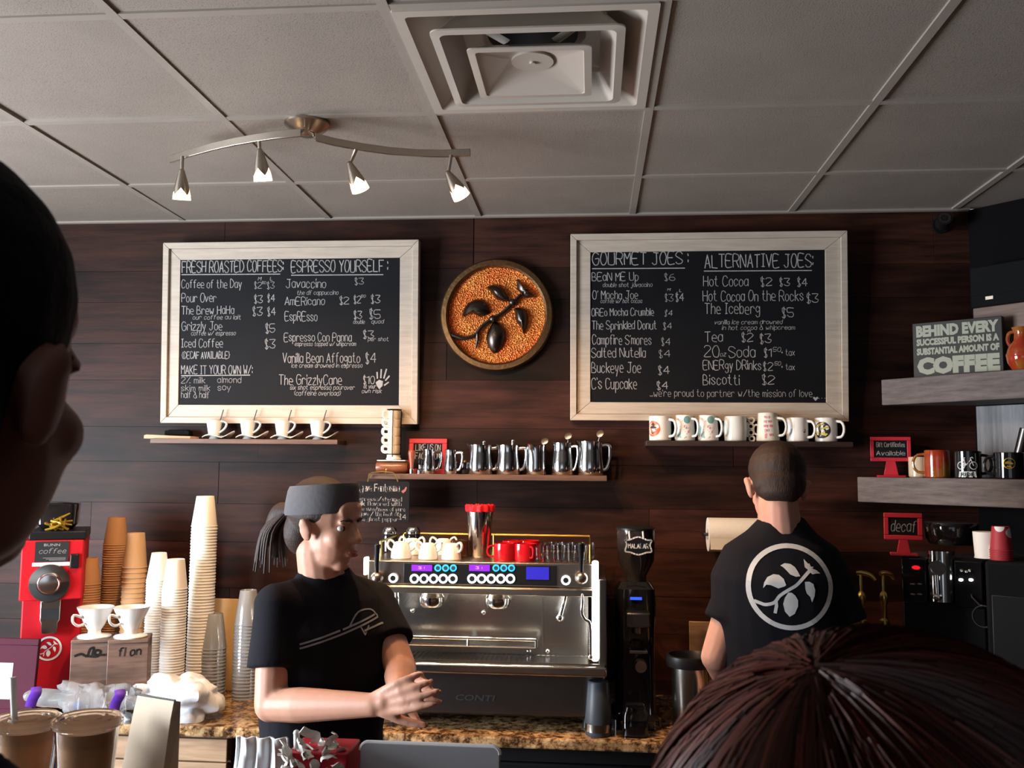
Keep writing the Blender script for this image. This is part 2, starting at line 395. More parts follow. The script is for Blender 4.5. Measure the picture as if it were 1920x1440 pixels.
def ring(mb, r0, r1, fn, n=48, cx=0., cy=0.):
    for i in range(n):
        a, b = 2*math.pi*i/n, 2*math.pi*(i+1)/n
        mb.add([fn(cx+r0*math.cos(a), cy+r0*math.sin(a)), fn(cx+r1*math.cos(a), cy+r1*math.sin(a)), fn(cx+r1*math.cos(b), cy+r1*math.sin(b)), fn(cx+r0*math.cos(b), cy+r0*math.sin(b))], [(0, 1, 2, 3)])
def type_mesh(t, w, h, off=0., ex=.0004):                         # block lettering fitted in a w x h box, in x,z, facing -y
    c = bpy.data.curves.new('t', 'FONT'); c.body = t; c.offset = off; c.extrude = 0; c.resolution_u = 2
    o = bpy.data.objects.new('t', c); COL.objects.link(o); dg = bpy.context.evaluated_depsgraph_get(); dg.update()
    me = bpy.data.meshes.new_from_object(o.evaluated_get(dg)); bpy.data.objects.remove(o); bpy.data.curves.remove(c)
    xs = [v.co.x for v in me.vertices]; ys = [v.co.y for v in me.vertices]; x0, y0 = min(xs), min(ys); kx, ky = w/(max(xs)-x0), h/(max(ys)-y0)
    vs = [((v.co.x-x0)*kx, (v.co.y-y0)*ky) for v in me.vertices]; fs = [list(p.vertices) for p in me.polygons]; bpy.data.meshes.remove(me); return vs, fs
def block(mb, t, x, z, w, h, fn, off=0.):
    vs, fs = type_mesh(t, w, h, off); mb.add([fn(x+a, z+b) for a, b in vs], fs)
# the coffee-branch emblem, unit radius
EM = dict(
 leaf=[[(385,745),(400,660),(450,580),(540,535),(620,545),(680,600),(712,690),(690,710),(600,742),(540,715),(490,695),(430,690)],
       [(650,410),(715,375),(800,385),(860,430),(895,490),(925,560),(860,568),(780,535),(735,480),(690,435)],
       [(740,800),(690,880),(665,970),(690,1080),(755,1155),(830,1110),(880,1000),(880,910),(840,840),(790,800)],
       [(985,640),(990,740),(1010,810),(1060,860),(1085,940),(1125,850),(1135,760),(1110,670),(1050,635)]],
 bud=[(1075,490),(1005,430),(1000,310),(1060,380),(1080,375),(1095,420),(1140,425),(1115,450),(1170,470),(1230,520),(1170,520),(1110,532),(1072,500)],
 stem=[(270,940),(340,965),(420,985),(540,950),(620,850),(740,765),(860,690),(960,590),(1060,490)],
 twig=[(565,930),(570,1000),(552,1095)])
def en(p): return ((p[0]-780)/640, (720-p[1])/640)
def emblem(mb, fn, cuts=0, r0=.86, r1=1.):
    ring(mb, r0, r1, fn)
    for l in EM['leaf']+[EM['bud']]: fill(mb, [en(p) for p in l], fn, cuts)
    for q in (EM['stem'], EM['twig']):
        line(mb, smooth([en(p) for p in q], 4), .075, fn)
# ------------------------------------------------------------------ the setting
YW = 3.60; CEIL = EYE+.9937; GX, GY, TT = -.4519, 2.5073, .61
XL, XR, YF = -3.3, 3.2, -3.0
C0 = Vector((at(1815, 388, YW).x, YW, 0)); AD = R(42)                # the angled side wall starts here
DE = Vector((math.sin(AD), -math.cos(AD), 0)); DN = Vector((-math.cos(AD), -math.sin(AD), 0))
b = MB(); b.box(XL-.2, XR+.2, YF-.2, YW+.3, -.1, 0); struct(b.build('floor', 'floorwood', smooth=False))
def planks(name, x0, x1, z0, z1, Mx):
    b = MB(); z = z1; rows = [.205, .13, .17, .15, .19, .14, .165, .15, .18, .14, .17, .15, .16, .17, .15, .16, .17, .15, .16]
    i = 0
    while z > z0+.01:
        h = rows[i % len(rows)]; i += 1; x = x0-random.uniform(0, .9)
        while x < x1:
            l = random.uniform(.9, 2.3); a, c = max(x, x0), min(x+l, x1)
            if c-a > .02:
                k = random.uniform(.45, 1.25); b.tn = (k*random.uniform(.94, 1.1), k, k*random.uniform(.9, 1.1))
                d = random.uniform(0, .004); lo = max(z-h, z0)
                vs = [(a+.0008, .02, lo), (c-.0008, .02, lo), (c-.0008, .02, z), (a+.0008, .02, z), (a+.0008, -.004+d, lo+.0006), (c-.0008, -.004+d, lo+.0006), (c-.0008, -.004+d, z-.0006), (a+.0008, -.004+d, z-.0006)]
                b.add(vs, [(4, 5, 6, 7), (0, 1, 5, 4), (1, 2, 6, 5), (2, 3, 7, 6), (3, 0, 4, 7)], Mx)
            x += l
        z -= h
    b.tn = (.1, .1, .1); b.box(x0, x1, .015, .1, z0, z1, Mx)
    return struct(b.build(name, 'plank', smooth=False))
planks('wall_back', XL, C0.x, 0, CEIL, T(0, YW+.004, 0))
b = MB(); q = C0+DE*2.6; Mx = T(C0) @ RZ(math.atan2(DE.y, DE.x)); b.box(-.14, 2.6, .0, .1, 0, CEIL, Mx)
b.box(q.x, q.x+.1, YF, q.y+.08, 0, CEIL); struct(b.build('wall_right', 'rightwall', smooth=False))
def wall_hole(b, a0, a1, z0, z1, h0, h1, k0, k1, f):
    for r in ((a0, a1, z0, k0), (a0, a1, k1, z1), (a0, h0, k0, k1), (h1, a1, k0, k1)): f(*r)
b = MB(); wall_hole(b, YF, YW, 0, CEIL, -.15+.75, 1.65+.65, .62, 2.2, lambda a, c, e, g: b.box(XL-.1, XL, a, c, e, g)); struct(b.build('wall_left', 'plaster', smooth=False))
b = MB(); wall_hole(b, XL, XR, 0, CEIL, -2.3, .5, .6, 2.4, lambda a, c, e, g: b.box(a, c, YF-.1, YF, e, g)); struct(b.build('wall_front', 'plaster', smooth=False))
def window(name, box, ax):
    e = thing(name, 'x', 'x'); del e['label'], e['category']; struct(e); a0, a1, z0, z1 = box; b = MB(); w = .05
    for r in ((a0, a1, z0, z0+w), (a0, a1, z1-w, z1), (a0, a0+w, z0, z1), (a1-w, a1, z0, z1), ((a0+a1)/2-.02, (a0+a1)/2+.02, z0, z1)):
        if ax == 'y': b.box(XL-.07, XL-.03, *r)
        else: b.box(r[0], r[1], YF-.07, YF-.03, r[2], r[3])
    b.build('window_frame', 'black', e, smooth=False)
window('window_1', (.60, 2.30, .62, 2.2), 'y'); window('window_2', (-2.3, .5, .6, 2.4), 'x')

# ceiling: lay-in tiles with a grid of bars; one bay is left open for the air diffuser
def clipx(y): return min(XR, C0.x+(YW-y)*math.tan(AD))
b = MB(); g = MB(); i0, i1 = -5, 6
for i in range(i0, i1):
    for j in range(-8, 3):
        x0, x1 = GX+TT*i, GX+TT*(i+1); y0, y1 = GY+TT*(j-1), GY+TT*j
        x0, x1, y0, y1 = max(x0, XL), min(x1, XR), max(y0, YF), min(y1, YW)
        if x1-x0 < .02 or y1-y0 < .02 or (i == 0 and j == 0): continue
        z = CEIL+random.uniform(.002, .006); m = .0035; t = random.uniform(-.002, .002)
        b.add([(x0+m, y0+m, z), (x1-m, y0+m, z+t), (x1-m, y1-m, z), (x0+m, y1-m, z-t)], [(0, 1, 2, 3)])
b.box(XL, GX, YF, YW, CEIL+.02, CEIL+.06); b.box(GX+TT, XR, YF, YW, CEIL+.02, CEIL+.06)
b.box(GX, GX+TT, YF, GY-TT, CEIL+.02, CEIL+.06); b.box(GX, GX+TT, GY, YW, CEIL+.02, CEIL+.06)
struct(b.build('ceiling', 'tile', smooth=False))
for i in range(i0, i1+1):
    x = GX+TT*i
    if XL < x < XR: g.box(x-.012, x+.012, YF, YW, CEIL-.0015, CEIL+.019)
for j in range(-8, 3):
    y = GY+TT*j
    if YF < y < YW: g.box(XL, XR, y-.012, y+.012, CEIL-.001, CEIL+.019)
g.box(XL, C0.x, YW-.02, YW, CEIL-.004, CEIL+.02)
struct(g.build('trim_1', 'tbar', smooth=False))

# stepped square air diffuser in its bay
cx, cy = GX+TT/2, GY-TT/2
v = thing('ceiling_vent', 'white square stepped air diffuser set in the ceiling tiles', 'vent', (cx, cy, CEIL))
def sq(r, z, c=.0, n=5):                                              # rounded square loop
    out = []
    for q in range(4):
        for k in range(n+1):
            a = math.pi/2*(q+k/n); sx, sy = [(1, 1), (-1, 1), (-1, -1), (1, -1)][q]
            out.append((sx*(r-c)+c*math.cos(a), sy*(r-c)+c*math.sin(a), z))
    return out
def sqloft(mb, loops, cap=False):
    n = len(loops[0]); vs = sum(loops, []); fs = []
    for i in range(len(loops)-1):
        for k in range(n): fs.append((i*n+k, i*n+(k+1) % n, (i+1)*n+(k+1) % n, (i+1)*n+k))
    if cap: fs.append(tuple(range((len(loops)-1)*n, len(loops)*n)))
    mb.add(vs, fs)
b = MB(); sqloft(b, [sq(.293, .0, .004), sq(.293, -.006, .004), sq(.268, -.006, .012), sq(.262, .0, .014), sq(.21, .045, .02), sq(.13, .079, .02)], True); b.build('frame', 'ventwhite', v, ang=25)
for n_, r, z, lip, up in (('louver', .222, -.016, .02, .05), ('louver', .146, -.026, .018, .0)):
    b = MB()
    if up: sqloft(b, [sq(r-.05, up, .02), sq(r-.012, z+.012, .02), sq(r, z+.004, .022), sq(r, z, .022), sq(r-lip, z-.002, .018), sq(r-lip-.004, z+.004, .016), sq(r-.056, up, .018)])
    else:
        sqloft(b, [sq(r-.03, -.004, .02), sq(r, z+.003, .014), sq(r, z, .014), sq(r-lip, z-.001, .01), sq(r-lip-.002, z+.002, .01), sq(.056, .010, .05), sq(.046, .010, .046)], True)
    o = b.build(n_, 'ventwhite', v, ang=25)
    if not up:
        b = MB(); b.cyl(.052, .004, .0125, seg=36); b.cyl(.0075, -.001, .005, seg=16); b.build('hub', 'ventwhite', o, ang=25)
b = MB(); b.cyl(.112, .072, .0785, seg=40); b.build('duct', 'blackhole', v)
for sx in (-1, 1):
    for sy in (-1, 1): b = MB(); b.tube([(sx*.19, sy*.19, .055), (sx*.06, sy*.06, .03)], .012, 6, flat=(1.2, .35)); b.build('bracket', 'ventwhite', v)

# ------------------------------------------------------------------ menu boards
def menu_board(px, spx, z, label, texts, uls, extra=None):
    # px, spx: outer and slate corners in the photograph (x0, y0, x1, y1); z: its enlargement (ox, oy, k) for the lettering
    la = R(3.2); z0w = at((px[0]+px[2])/2, px[3], YW-.042).z; o = Vector((0, YW-.002, z0w))   # hung leaning a little forward
    def loc(p, y): n = (0, -math.cos(la), -math.sin(la)); w = atp(p[0], p[1], o+Vector((0, y*math.cos(la), y*math.sin(la))), n)-o; return w.x, -w.y*math.sin(la)+w.z*math.cos(la)
    cx0 = (loc(px[:2], -.04)[0]+loc(px[2:], -.04)[0])/2; e = thing('menu_board', label, 'menu board', (cx0, YW-.002, z0w), rot=(la, 0, 0))
    (X0, Z0), (X1, Z1), (x0, z0), (x1, z1) = loc((px[0], px[3]), -.04), loc((px[2], px[1]), -.04), loc((spx[0], spx[3]), -.029), loc((spx[2], spx[1]), -.029)
    X0 -= cx0; X1 -= cx0; x0 -= cx0; x1 -= cx0
    def mitre(mb, O, I, yo, yi):                                       # four mitred rails
        P = [(O[0], O[2]), (O[1], O[2]), (O[1], O[3]), (O[0], O[3])]; Q = [(I[0], I[2]), (I[1], I[2]), (I[1], I[3]), (I[0], I[3])]
        for i in range(4):
            j = (i+1) % 4; s = .0006; pts = [P[i], P[j], Q[j], Q[i]]; cxx = sum(p[0] for p in pts)/4; czz = sum(p[1] for p in pts)/4
            mb.prism([(p[0]+(cxx-p[0])*s*2, p[1]+(czz-p[1])*s*2) for p in pts], yo, yi)
    b = MB(); k = .024
    mitre(b, (X0, X1, Z0, Z1), (X0+k, X1-k, Z0+k, Z1-k), 0, -.040); mitre(b, (X0+k, X1-k, Z0+k, Z1-k), (x0, x1, z0, z1), 0, -.029)
    b.build('frame', 'frame', e, smooth=False, bev=.0015)
    b = MB(); b.box(x0-.004, x1+.004, -.025, -.004, z0-.004, z1+.004); b.build('slate', 'slate', e, smooth=False)
    def P(X, Y): q = loc((z[0]+X/z[2], z[1]+Y/z[2]), -.0258); return q[0]-cx0, q[1]
    fn = lambda u, w: (u, -.0258, w)
    b = MB()
    for t in texts:
        s, xa, xb, yb, h = t[:5]; p = P(xa, yb); q = P(xb, yb-h); sm = h < 46
        write(b, s, p[0], q[0], p[1], q[1]-p[1], .0017 if sm else (.0035 if h > 80 else .0026), fn, .16 if h <= 36 else 0.)
    for xa, xb, yb in uls: line(b, [P(xa, yb+2), P((xa+xb)/2, yb), P(xb, yb-2)], .0035, fn)
    if extra: extra(b, P, fn)
    b.build('chalk_writing', 'chalk', e, smooth=False)
    return e
LT = [('FRESH ROASTED COFFEES:', 192, 908, 303, 84), ('ESPRESSO YOURSELF :', 965, 1645, 303, 86), ('Coffee of the Day', 190, 612, 415, 60), ('M', 730, 750, 360, 22), ('L', 815, 830, 360, 24), ('$2', 705, 755, 415, 42), ('50', 757, 785, 385, 16), ('$3', 795, 845, 415, 42),
 ('Pour Over', 190, 435, 512, 60), ('$3', 705, 760, 517, 50), ('$4', 798, 848, 507, 48), ('The Brew HaHa', 190, 560, 598, 58), ('$3', 693, 760, 605, 55), ('$4', 798, 852, 605, 52), ('our coffee au lait', 268, 608, 636, 32), ('Grizzly Joe', 192, 475, 712, 60), ('$5', 785, 848, 725, 58), ('coffee w/ espresso', 258, 570, 748, 32),
 ('Iced Coffee', 190, 480, 832, 58), ('$3', 780, 850, 835, 58), ('{DECAF AVAILABLE}', 192, 530, 912, 48), ('MAKE IT YOUR OWN W/:', 188, 690, 1020, 58), ('2% milk', 188, 355, 1085, 42), ('almond', 445, 610, 1082, 42), ('skim milk', 188, 390, 1140, 40), ('soy', 445, 535, 1135, 42), ('half & half', 188, 385, 1190, 44),
 ('Javaccino', 928, 1208, 413, 62), ('$3', 1415, 1475, 388, 42), ('the df cappuccino', 1005, 1295, 462, 32), ('AmERicano', 920, 1200, 535, 58), ('$2', 1308, 1370, 525, 48), ('$2', 1408, 1455, 518, 48), ('50', 1457, 1488, 480, 16), ('$3', 1530, 1590, 518, 52), ('EspREsso', 920, 1147, 645, 64), ('$3', 1408, 1462, 628, 50), ('$5', 1518, 1593, 628, 60), ('double', 1402, 1482, 666, 27), ('quad', 1530, 1615, 664, 28),
 ('Espresso Con Panna', 915, 1390, 790, 60), ('$3', 1475, 1545, 765, 50), ('per shot', 1505, 1650, 788, 27), ('espresso topped w/ whipcream', 990, 1420, 823, 30), ('Vanilla Bean Affogato', 905, 1448, 940, 66), ('$4', 1490, 1563, 940, 64), ('ice cream drowned in espresso', 965, 1465, 975, 30), ('The GrizzlyCane', 878, 1320, 1095, 66), ('$10', 1475, 1552, 1088, 50),
 ('six shot espresso pourover', 955, 1410, 1130, 30), ('(caffeine overload)', 985, 1310, 1172, 32), ('at your', 1475, 1560, 1122, 28), ('own risk', 1462, 1600, 1155, 28)]
def paw(b, P, fn):
    fill(b, [P(*p) for p in [(1560, 1080), (1585, 1062), (1612, 1072), (1608, 1105), (1585, 1128), (1568, 1105)]], fn)
    for q in ([(1572, 1052), (1570, 1010)], [(1596, 1048), (1600, 990)], [(1618, 1050), (1636, 988)], [(1630, 1066), (1656, 1036)], [(1622, 1100), (1650, 1080)]): line(b, [P(*p) for p in q], .0055, fn)
menu_board((300, 449, 785, 793), (334, 483, 750, 759), (290, 430, 3.765), 'menu chalkboard in a pale wood frame listing fresh roasted coffees, above the espresso cups', LT, [(190, 885, 318), (965, 1612, 322), (188, 672, 1031)], paw)
RT = [('GOURMET JOES :', 182, 818, 272, 86), ('ALTERNATIVE JOES:', 930, 1650, 290, 92), ('BEaN ME Up', 178, 485, 378, 55), ('$6', 663, 730, 375, 42), ('double shot javaccino', 250, 578, 420, 30), ("O' Mocha Joe", 182, 482, 500, 56), ('$3', 665, 718, 512, 45), ('M', 680, 698, 445, 16), ('L', 760, 772, 452, 18), ('$4', 738, 790, 512, 48), ('coffee w/ hot cocoa', 235, 510, 527, 29),
 ('OREo Mocha Crumble', 175, 588, 612, 50), ('$4', 662, 712, 612, 36), ('The Sprinkled Donut', 178, 608, 702, 56), ('$4', 655, 710, 698, 40), ("Campfire S'mores", 180, 572, 803, 62), ('$4', 642, 700, 808, 44), ('Salted Nutella', 175, 535, 888, 62), ('$4', 625, 700, 888, 44), ('Buckeye Joe', 175, 502, 990, 68), ('$4', 622, 693, 1000, 50), ("C's Cupcake", 175, 475, 1098, 70), ('$4', 613, 683, 1098, 46),
 ("...we're proud to partner w/the mission of love", 565, 1645, 1150, 44), ('...', 1690, 1728, 1164, 30), ('Hot Cocoa', 920, 1218, 415, 68), ('$2', 1305, 1375, 412, 52), ('$3', 1430, 1495, 412, 48), ('$4', 1550, 1612, 412, 50), ('Hot Cocoa On the Rocks', 918, 1585, 515, 72), ('$3', 1612, 1685, 520, 56), ('The Iceberg', 930, 1295, 600, 72), ('$5', 1448, 1520, 618, 58), ('vanilla ice cream drowned', 995, 1445, 668, 30), ('in hot cocoa & whipcream', 1045, 1528, 705, 30),
 ('Tea', 930, 1048, 782, 66), ('$2', 1178, 1250, 780, 52), ('M', 1215, 1232, 720, 14), ('$3', 1300, 1370, 792, 56), ('20', 925, 1025, 885, 72), ('oz', 1032, 1070, 882, 30), ('Soda', 1090, 1265, 888, 72), ('$1', 1328, 1372, 885, 52), ('50', 1385, 1435, 850, 28), ('+ tax', 1440, 1528, 876, 40), ('ENERgy DRinks', 920, 1305, 970, 60), ('$2', 1322, 1383, 975, 50), ('50', 1395, 1435, 942, 24), ('+ tax', 1440, 1528, 972, 38), ('Biscotti', 918, 1158, 1070, 64), ('$2', 1315, 1393, 1066, 56)]
def heart(b, P, fn): fill(b, [P(*p) for p in [(1668, 1180), (1652, 1162), (1654, 1152), (1664, 1154), (1668, 1160), (1674, 1154), (1684, 1152), (1686, 1162)]], fn)
menu_board((1069, 432, 1589, 788), (1107, 468, 1547, 754), (1060, 420, 3.556), 'menu chalkboard in a pale wood frame listing gourmet and alternative joes, above the mugs', RT, [(180, 795, 296), (925, 1642, 312)], heart)

# ------------------------------------------------------------------ copper medallion
c = at(930.5, 590, YW-.03); rad = (at(1037, 590, YW-.03).x-at(824, 590, YW-.03).x)/2
md = thing('wall_medallion', 'round hammered copper medallion with a dark coffee branch, hung between the menu boards', 'wall decoration', (c.x, YW-.002, c.z))
MX = RX(R(90))                                                          # lathe axis towards the room
b = MB(); b.lathe([(rad*.855, 0), (rad, 0), (rad*1.0, .022), (rad*.97, .032), (rad*.89, .034), (rad*.855, .026), (rad*.855, 0)], MX, 72); b.build('rim', 'rim', md)
b = MB(); n = 40; vs = []; fs = []
b.lathe([(0, .012)]+[(rad*.87*i/12, .012) for i in range(1, 13)], MX, 72); b.build('hammered_disc', 'copper', md)
for l in EM['leaf']+[EM['bud']]:
    q = [en(p) for p in l]; mx = sum(p[0] for p in q)/len(q); my = sum(p[1] for p in q)/len(q); b = MB(); q = smooth(q+[q[0]], 2)[:-1] if len(l) < 12 else q
    lo = [(1., .016), (.96, .021), (.75, .032), (.45, .04), (.15, .043)]; vs = []; fs = []; nn = len(q)
    for k, h in lo: vs += [(rad*(mx+(x-mx)*k), -h*(.8 if l is EM['bud'] else 1), rad*(my+(y-my)*k)) for x, y in q]
    for i in range(len(lo)-1):
        for j in range(nn): fs.append((i*nn+j, i*nn+(j+1) % nn, (i+1)*nn+(j+1) % nn, (i+1)*nn+j))
    fs.append(tuple(range((len(lo)-1)*nn, len(lo)*nn))); b.add(vs, fs); b.build('bud' if l is EM['bud'] else 'leaf', 'bronze', md, ang=60)
b = MB()
for nm in ('stem', 'twig'):
    q = smooth([en(p) for p in EM[nm]], 4); b.tube([(rad*x, -.022, rad*y) for x, y in q], [rad*.036]*len(q) if nm == 'stem' else [rad*.034*(1-.7*i/len(q)) for i in range(len(q))], 8)
for p in ((745, 765), (965, 578)): x, y = en(p); b.ell((rad*x, -.022, rad*y), (rad*.075, .014, rad*.065))
b.build('stem', 'bronze', md)

# ------------------------------------------------------------------ spot lamp on the ceiling
cz = CEIL-.0015; cp = atz(576, 232, cz); lz = CEIL-.072
lt = thing('spot_lamp', 'brushed nickel ceiling lamp with two curved bars and four lit glass spots', 'ceiling lamp', cp)
b = MB(); b.lathe([(0, 0), (.066, 0), (.066, -.006), (.05, -.02), (.028, -.034), (.014, -.04), (0, -.04)], None, 40)
b.build('canopy', 'nickel', lt)
b = MB()
for q in ([(565, 249), (520, 253), (480, 259), (440, 266), (400, 275), (360, 286), (320, 299)], [(590, 257), (630, 267), (680, 276), (730, 283), (780, 287), (830, 288), (882, 286)]):
    P_ = [atz(x, y, lz)-cp for x, y in q]; h = .011; vs = []; w = .004
    for i, p in enumerate(P_):
        d = (P_[min(i+1, 6)]-P_[max(i-1, 0)]).normalized(); s_ = Vector((-d.y, d.x, 0))*w
        vs += [p+s_+Vector((0, 0, h)), p-s_+Vector((0, 0, h)), p-s_-Vector((0, 0, h)), p+s_-Vector((0, 0, h))]
    b2 = MB(); b2.add(vs, [(i*4+k, i*4+(k+1) % 4, i*4+4+(k+1) % 4, i*4+4+k) for i in range(6) for k in range(4)]+[(0, 1, 2, 3), (27, 26, 25, 24)])
    p = P_[0]; b2.tube([p+Vector((0, 0, .004)), p*.75+Vector((0, 0, .0)), p*.35+Vector((0, 0, -.012))], .005, 8)
    b2.build('curved_bar', 'nickel', lt, bev=.001)
sp = [((342, 293), (341, 322), (-.10, .30, -1)), ((486, 265), (487, 284), (.05, .30, -1)), ((668, 280), (656, 308), (.42, .12, -1)), ((846, 291), (840, 325), (.58, .06, -1))]
for top, piv, d in sp:
    p = atz(*top, lz-.01)-cp; q = at(*piv, (p+cp).y)-cp; d = Vector(d).normalized(); Mx = T(q) @ d.to_track_quat('Z', 'Y').to_matrix().to_4x4()
    b = MB(); b.tube([p, q], .0055, 8); b.ell(q, (.009,)*3); b.build('stem', 'nickel', lt)
    L_ = .095; b = MB(); n = 32; vs = []; rows = 9                          # pointed metal petals over a frosted glass cone
    for i in range(rows):
        t = i/(rows-1)
        for k in range(n):
            a = 2*math.pi*k/n; e = abs(((k/n*4) % 1)-.5)*2; zz = t*(.050+.022*(1-e)); r = .008+.018*math.sin(min(1, zz/.085)*1.45)
            vs.append((r*math.cos(a), r*math.sin(a), zz-.004))
    b.add(vs, [(i*n+k, i*n+(k+1) % n, (i+1)*n+(k+1) % n, (i+1)*n+k) for i in range(rows-1) for k in range(n)]+[tuple(range(n))[::-1]], Mx)
    hd = b.build('spot_head', 'nickel', lt)
    b = MB(); b.lathe([(.010, .02), (.019, .045), (.0245, .066), (.0262, .082), (.0245, .082), (.0228, .066), (.017, .045), (.009, .02)], Mx, 32); b.build('glass_shade', 'bulb', lt)
    b = MB(); b.ell((0, 0, .055), (.012, .012, .018)); b.bm.transform(Mx); b.build('bulb', 'bulbcore', lt)
    l = bpy.data.lights.new('spot', 'SPOT'); l.energy = 75; l.color = (1, .60, .30); l.spot_size = R(112); l.spot_blend = 1; l.shadow_soft_size = .02
    o = bpy.data.objects.new('spot_light', l); COL.objects.link(o); o.location = cp+q+d*.10; o.rotation_euler = (d+Vector((0, .25, 0))).to_track_quat('-Z', 'Y').to_euler()
# ------------------------------------------------------------------ wall shelves
def shelf(name, label, px0, px1, yt, yb, depth, m):
    Y = YW-depth; a, c = at(px0, yb, Y), at(px1, yt, Y); zt = a.z+(at(px0, yt, Y).z-a.z)
    b = MB(); b.box(0, c.x-a.x, -depth, -.001, -(zt-a.z), 0)
    o = b.build(name, m, None, (a.x, YW, zt), bev=.0015); tag(o, label, 'shelf'); return zt
ZL = shelf('wall_shelf', 'narrow brown wall shelf under the left menu board carrying the espresso cups', 281, 633, 822, 831, .13, 'shelfwood')
ZM = shelf('wall_shelf', 'narrow brown wall shelf in the middle carrying the steel pitchers', 690, 1138, 887.5, 898, .13, 'shelfwood')
ZR = shelf('wall_shelf', 'dark narrow wall shelf under the right menu board carrying the mugs', 1212, 1600, 826, 836, .13, 'darkshelf')
def xat(px, py, Y): return at(px, py, Y).x
PX = 3.53/1732                                                          # metres per photo pixel at the wall shelves
def handle_c(mb, r, z0, z1, out, w=.005, tilt=0.):                      # a C-shaped handle on the +x side
    zc, h = (z0+z1)/2, (z1-z0)/2; q = [(r-.003+0*tilt, 0, zc+h)]
    for i in range(9):
        a = math.pi/2-math.pi*i/8; q.append((r+out*max(0, math.cos(a))**.7+(.004 if 0 < i < 8 else 0), 0, zc+h*math.sin(a)))
    q.append((r-.003-tilt, 0, zc-h)); mb.tube(q, w, 8)
def wrap(r, dr=.0006, r1=None, H=1.):                                   # a flat drawing wrapped on a round side: u along the arc from -y, v height
    return lambda u, v: ((r+((r1 or r)-r)*v/H+dr)*math.sin(u/r), -(r+((r1 or r)-r)*v/H+dr)*math.cos(u/r), v)
def cup_shell(r0, r1, h, t=.003, foot=.8):
    return [(0, .002), (r0*foot, 0), (r0, .003), (r0+(r1-r0)*.5, h*.5), (r1, h), (r1-t, h+.0008), (r1-t*1.4, h-.003), (r0+(r1-r0)*.5-t, h*.5), (r0-t, t+.003), (0, t+.002)]

# four espresso cups on wavy saucers, each with a spoon
YS = YW-.062
def espresso(loc):
    e = thing('espresso_cup', 'x', 'cup', loc, R(-8)); b = MB(); b.lathe(cup_shell(.021, .031, .062)); b.build('bowl', 'white', e)
    b = MB(); b.tube(sm3([(.027, 0, .056), (.040, 0, .058), (.052, 0, .051), (.052, 0, .040), (.044, 0, .028), (.034, 0, .020), (.0235, 0, .014)]), .0045, 8, flat=(1.3, .8)); b.build('handle', 'white', e); return e
def saucer(loc):
    b = MB(); n = 40; vs = []; rr = [0, .18, .35, .6, .82, 1.]
    for top in (1, 0):
        for r in rr:
            for k in range(n):
                a = 2*math.pi*k/n; x, y = r*.046*math.cos(a), r*.042*math.sin(a); x = x*1.5+.014*r if x > 0 else x*1.0
                z = .010+.006*(r > .3)*math.cos(x*58)*r+(.016*max(0, x-.045)/.03)-(.006 if r < .3 else 0)
                vs.append((x, y, z+(.0035 if top else 0)))
    m = len(rr); fs = []
    for L_ in range(2):
        for i in range(m-1):
            for k in range(n):
                f = (L_*m*n+i*n+k, L_*m*n+(i+1)*n+k, L_*m*n+(i+1)*n+(k+1) % n, L_*m*n+i*n+(k+1) % n); fs.append(f)
    for k in range(n): fs.append(((m-1)*n+k, 2*m*n-n+k, 2*m*n-n+(k+1) % n, (m-1)*n+(k+1) % n))
    b.add(vs, fs); b.cyl(.02, 0, .008, seg=24, r1=.017); bmesh.ops.remove_doubles(b.bm, verts=b.bm.verts[:], dist=1e-6); return b.build('saucer', 'white', None, loc, ang=70)
def spoon(loc, lean):
    b = MB(); b.tube([(0, 0, 0), (lean*.5, .0, .04), (lean, 0, .088)], [.0022, .002, .0026], 6, flat=(1.6, .7)); b.ell((0, 0, -.001), (.006, .004, .010)); return b.build('coffee_spoon', 'darksteel', None, loc)
names = ['leftmost', 'second from the left', 'third from the left', 'rightmost']; ex = [403, 466, 531, 597]
for i, (px, nm) in enumerate(zip(ex, names)):
    x = xat(px-2, 820, YS); l = (x, YS, ZL+.0128)
    if i == 0: ec, sc, sn = espresso(l), saucer((x, YS, ZL)), spoon((x+.004, YS+.012, ZL+.030), .026)
    else: ec, sc, sn = dup(ec, l), dup(sc, (x, YS, ZL)), dup(sn, (x+.004, YS+.012, ZL+.030))
    tag(ec, 'white espresso cup, %s of the four on the left wall shelf' % nm, 'cup', 'espresso cups on the left shelf')
    tag(sc, 'wavy white saucer under the %s espresso cup of the left shelf' % nm, 'saucer', 'saucers on the left shelf')
    tag(sn, 'small spoon standing in the %s espresso cup of the left shelf' % nm, 'spoon', 'spoons on the left shelf')
b = MB(); x0, x1 = xat(281, 818, YS), xat(368, 818, YS)
b.prism([(0, 0), (x1-x0, 0), (x1-x0-.003, .010), ((x1-x0)*.55, .012), (.01, .016), (0, .013)], -.05, .03); tag(b.build('wood_slab', 'rawwood', None, (x0, YS, ZL), bev=.001), 'thin raw wood slab lying at the left end of the espresso cup shelf', 'wood slab')
b = MB(); b.box(0, .10, -.02, .02, .0165, .034); b.box(.012, .09, -.014, .014, .034, .038); tag(b.build('card_tray', 'matteblack', None, (x0+.055, YS+.03, ZL), bev=.002), 'small black tray lying on the wood slab at the shelf end', 'tray')

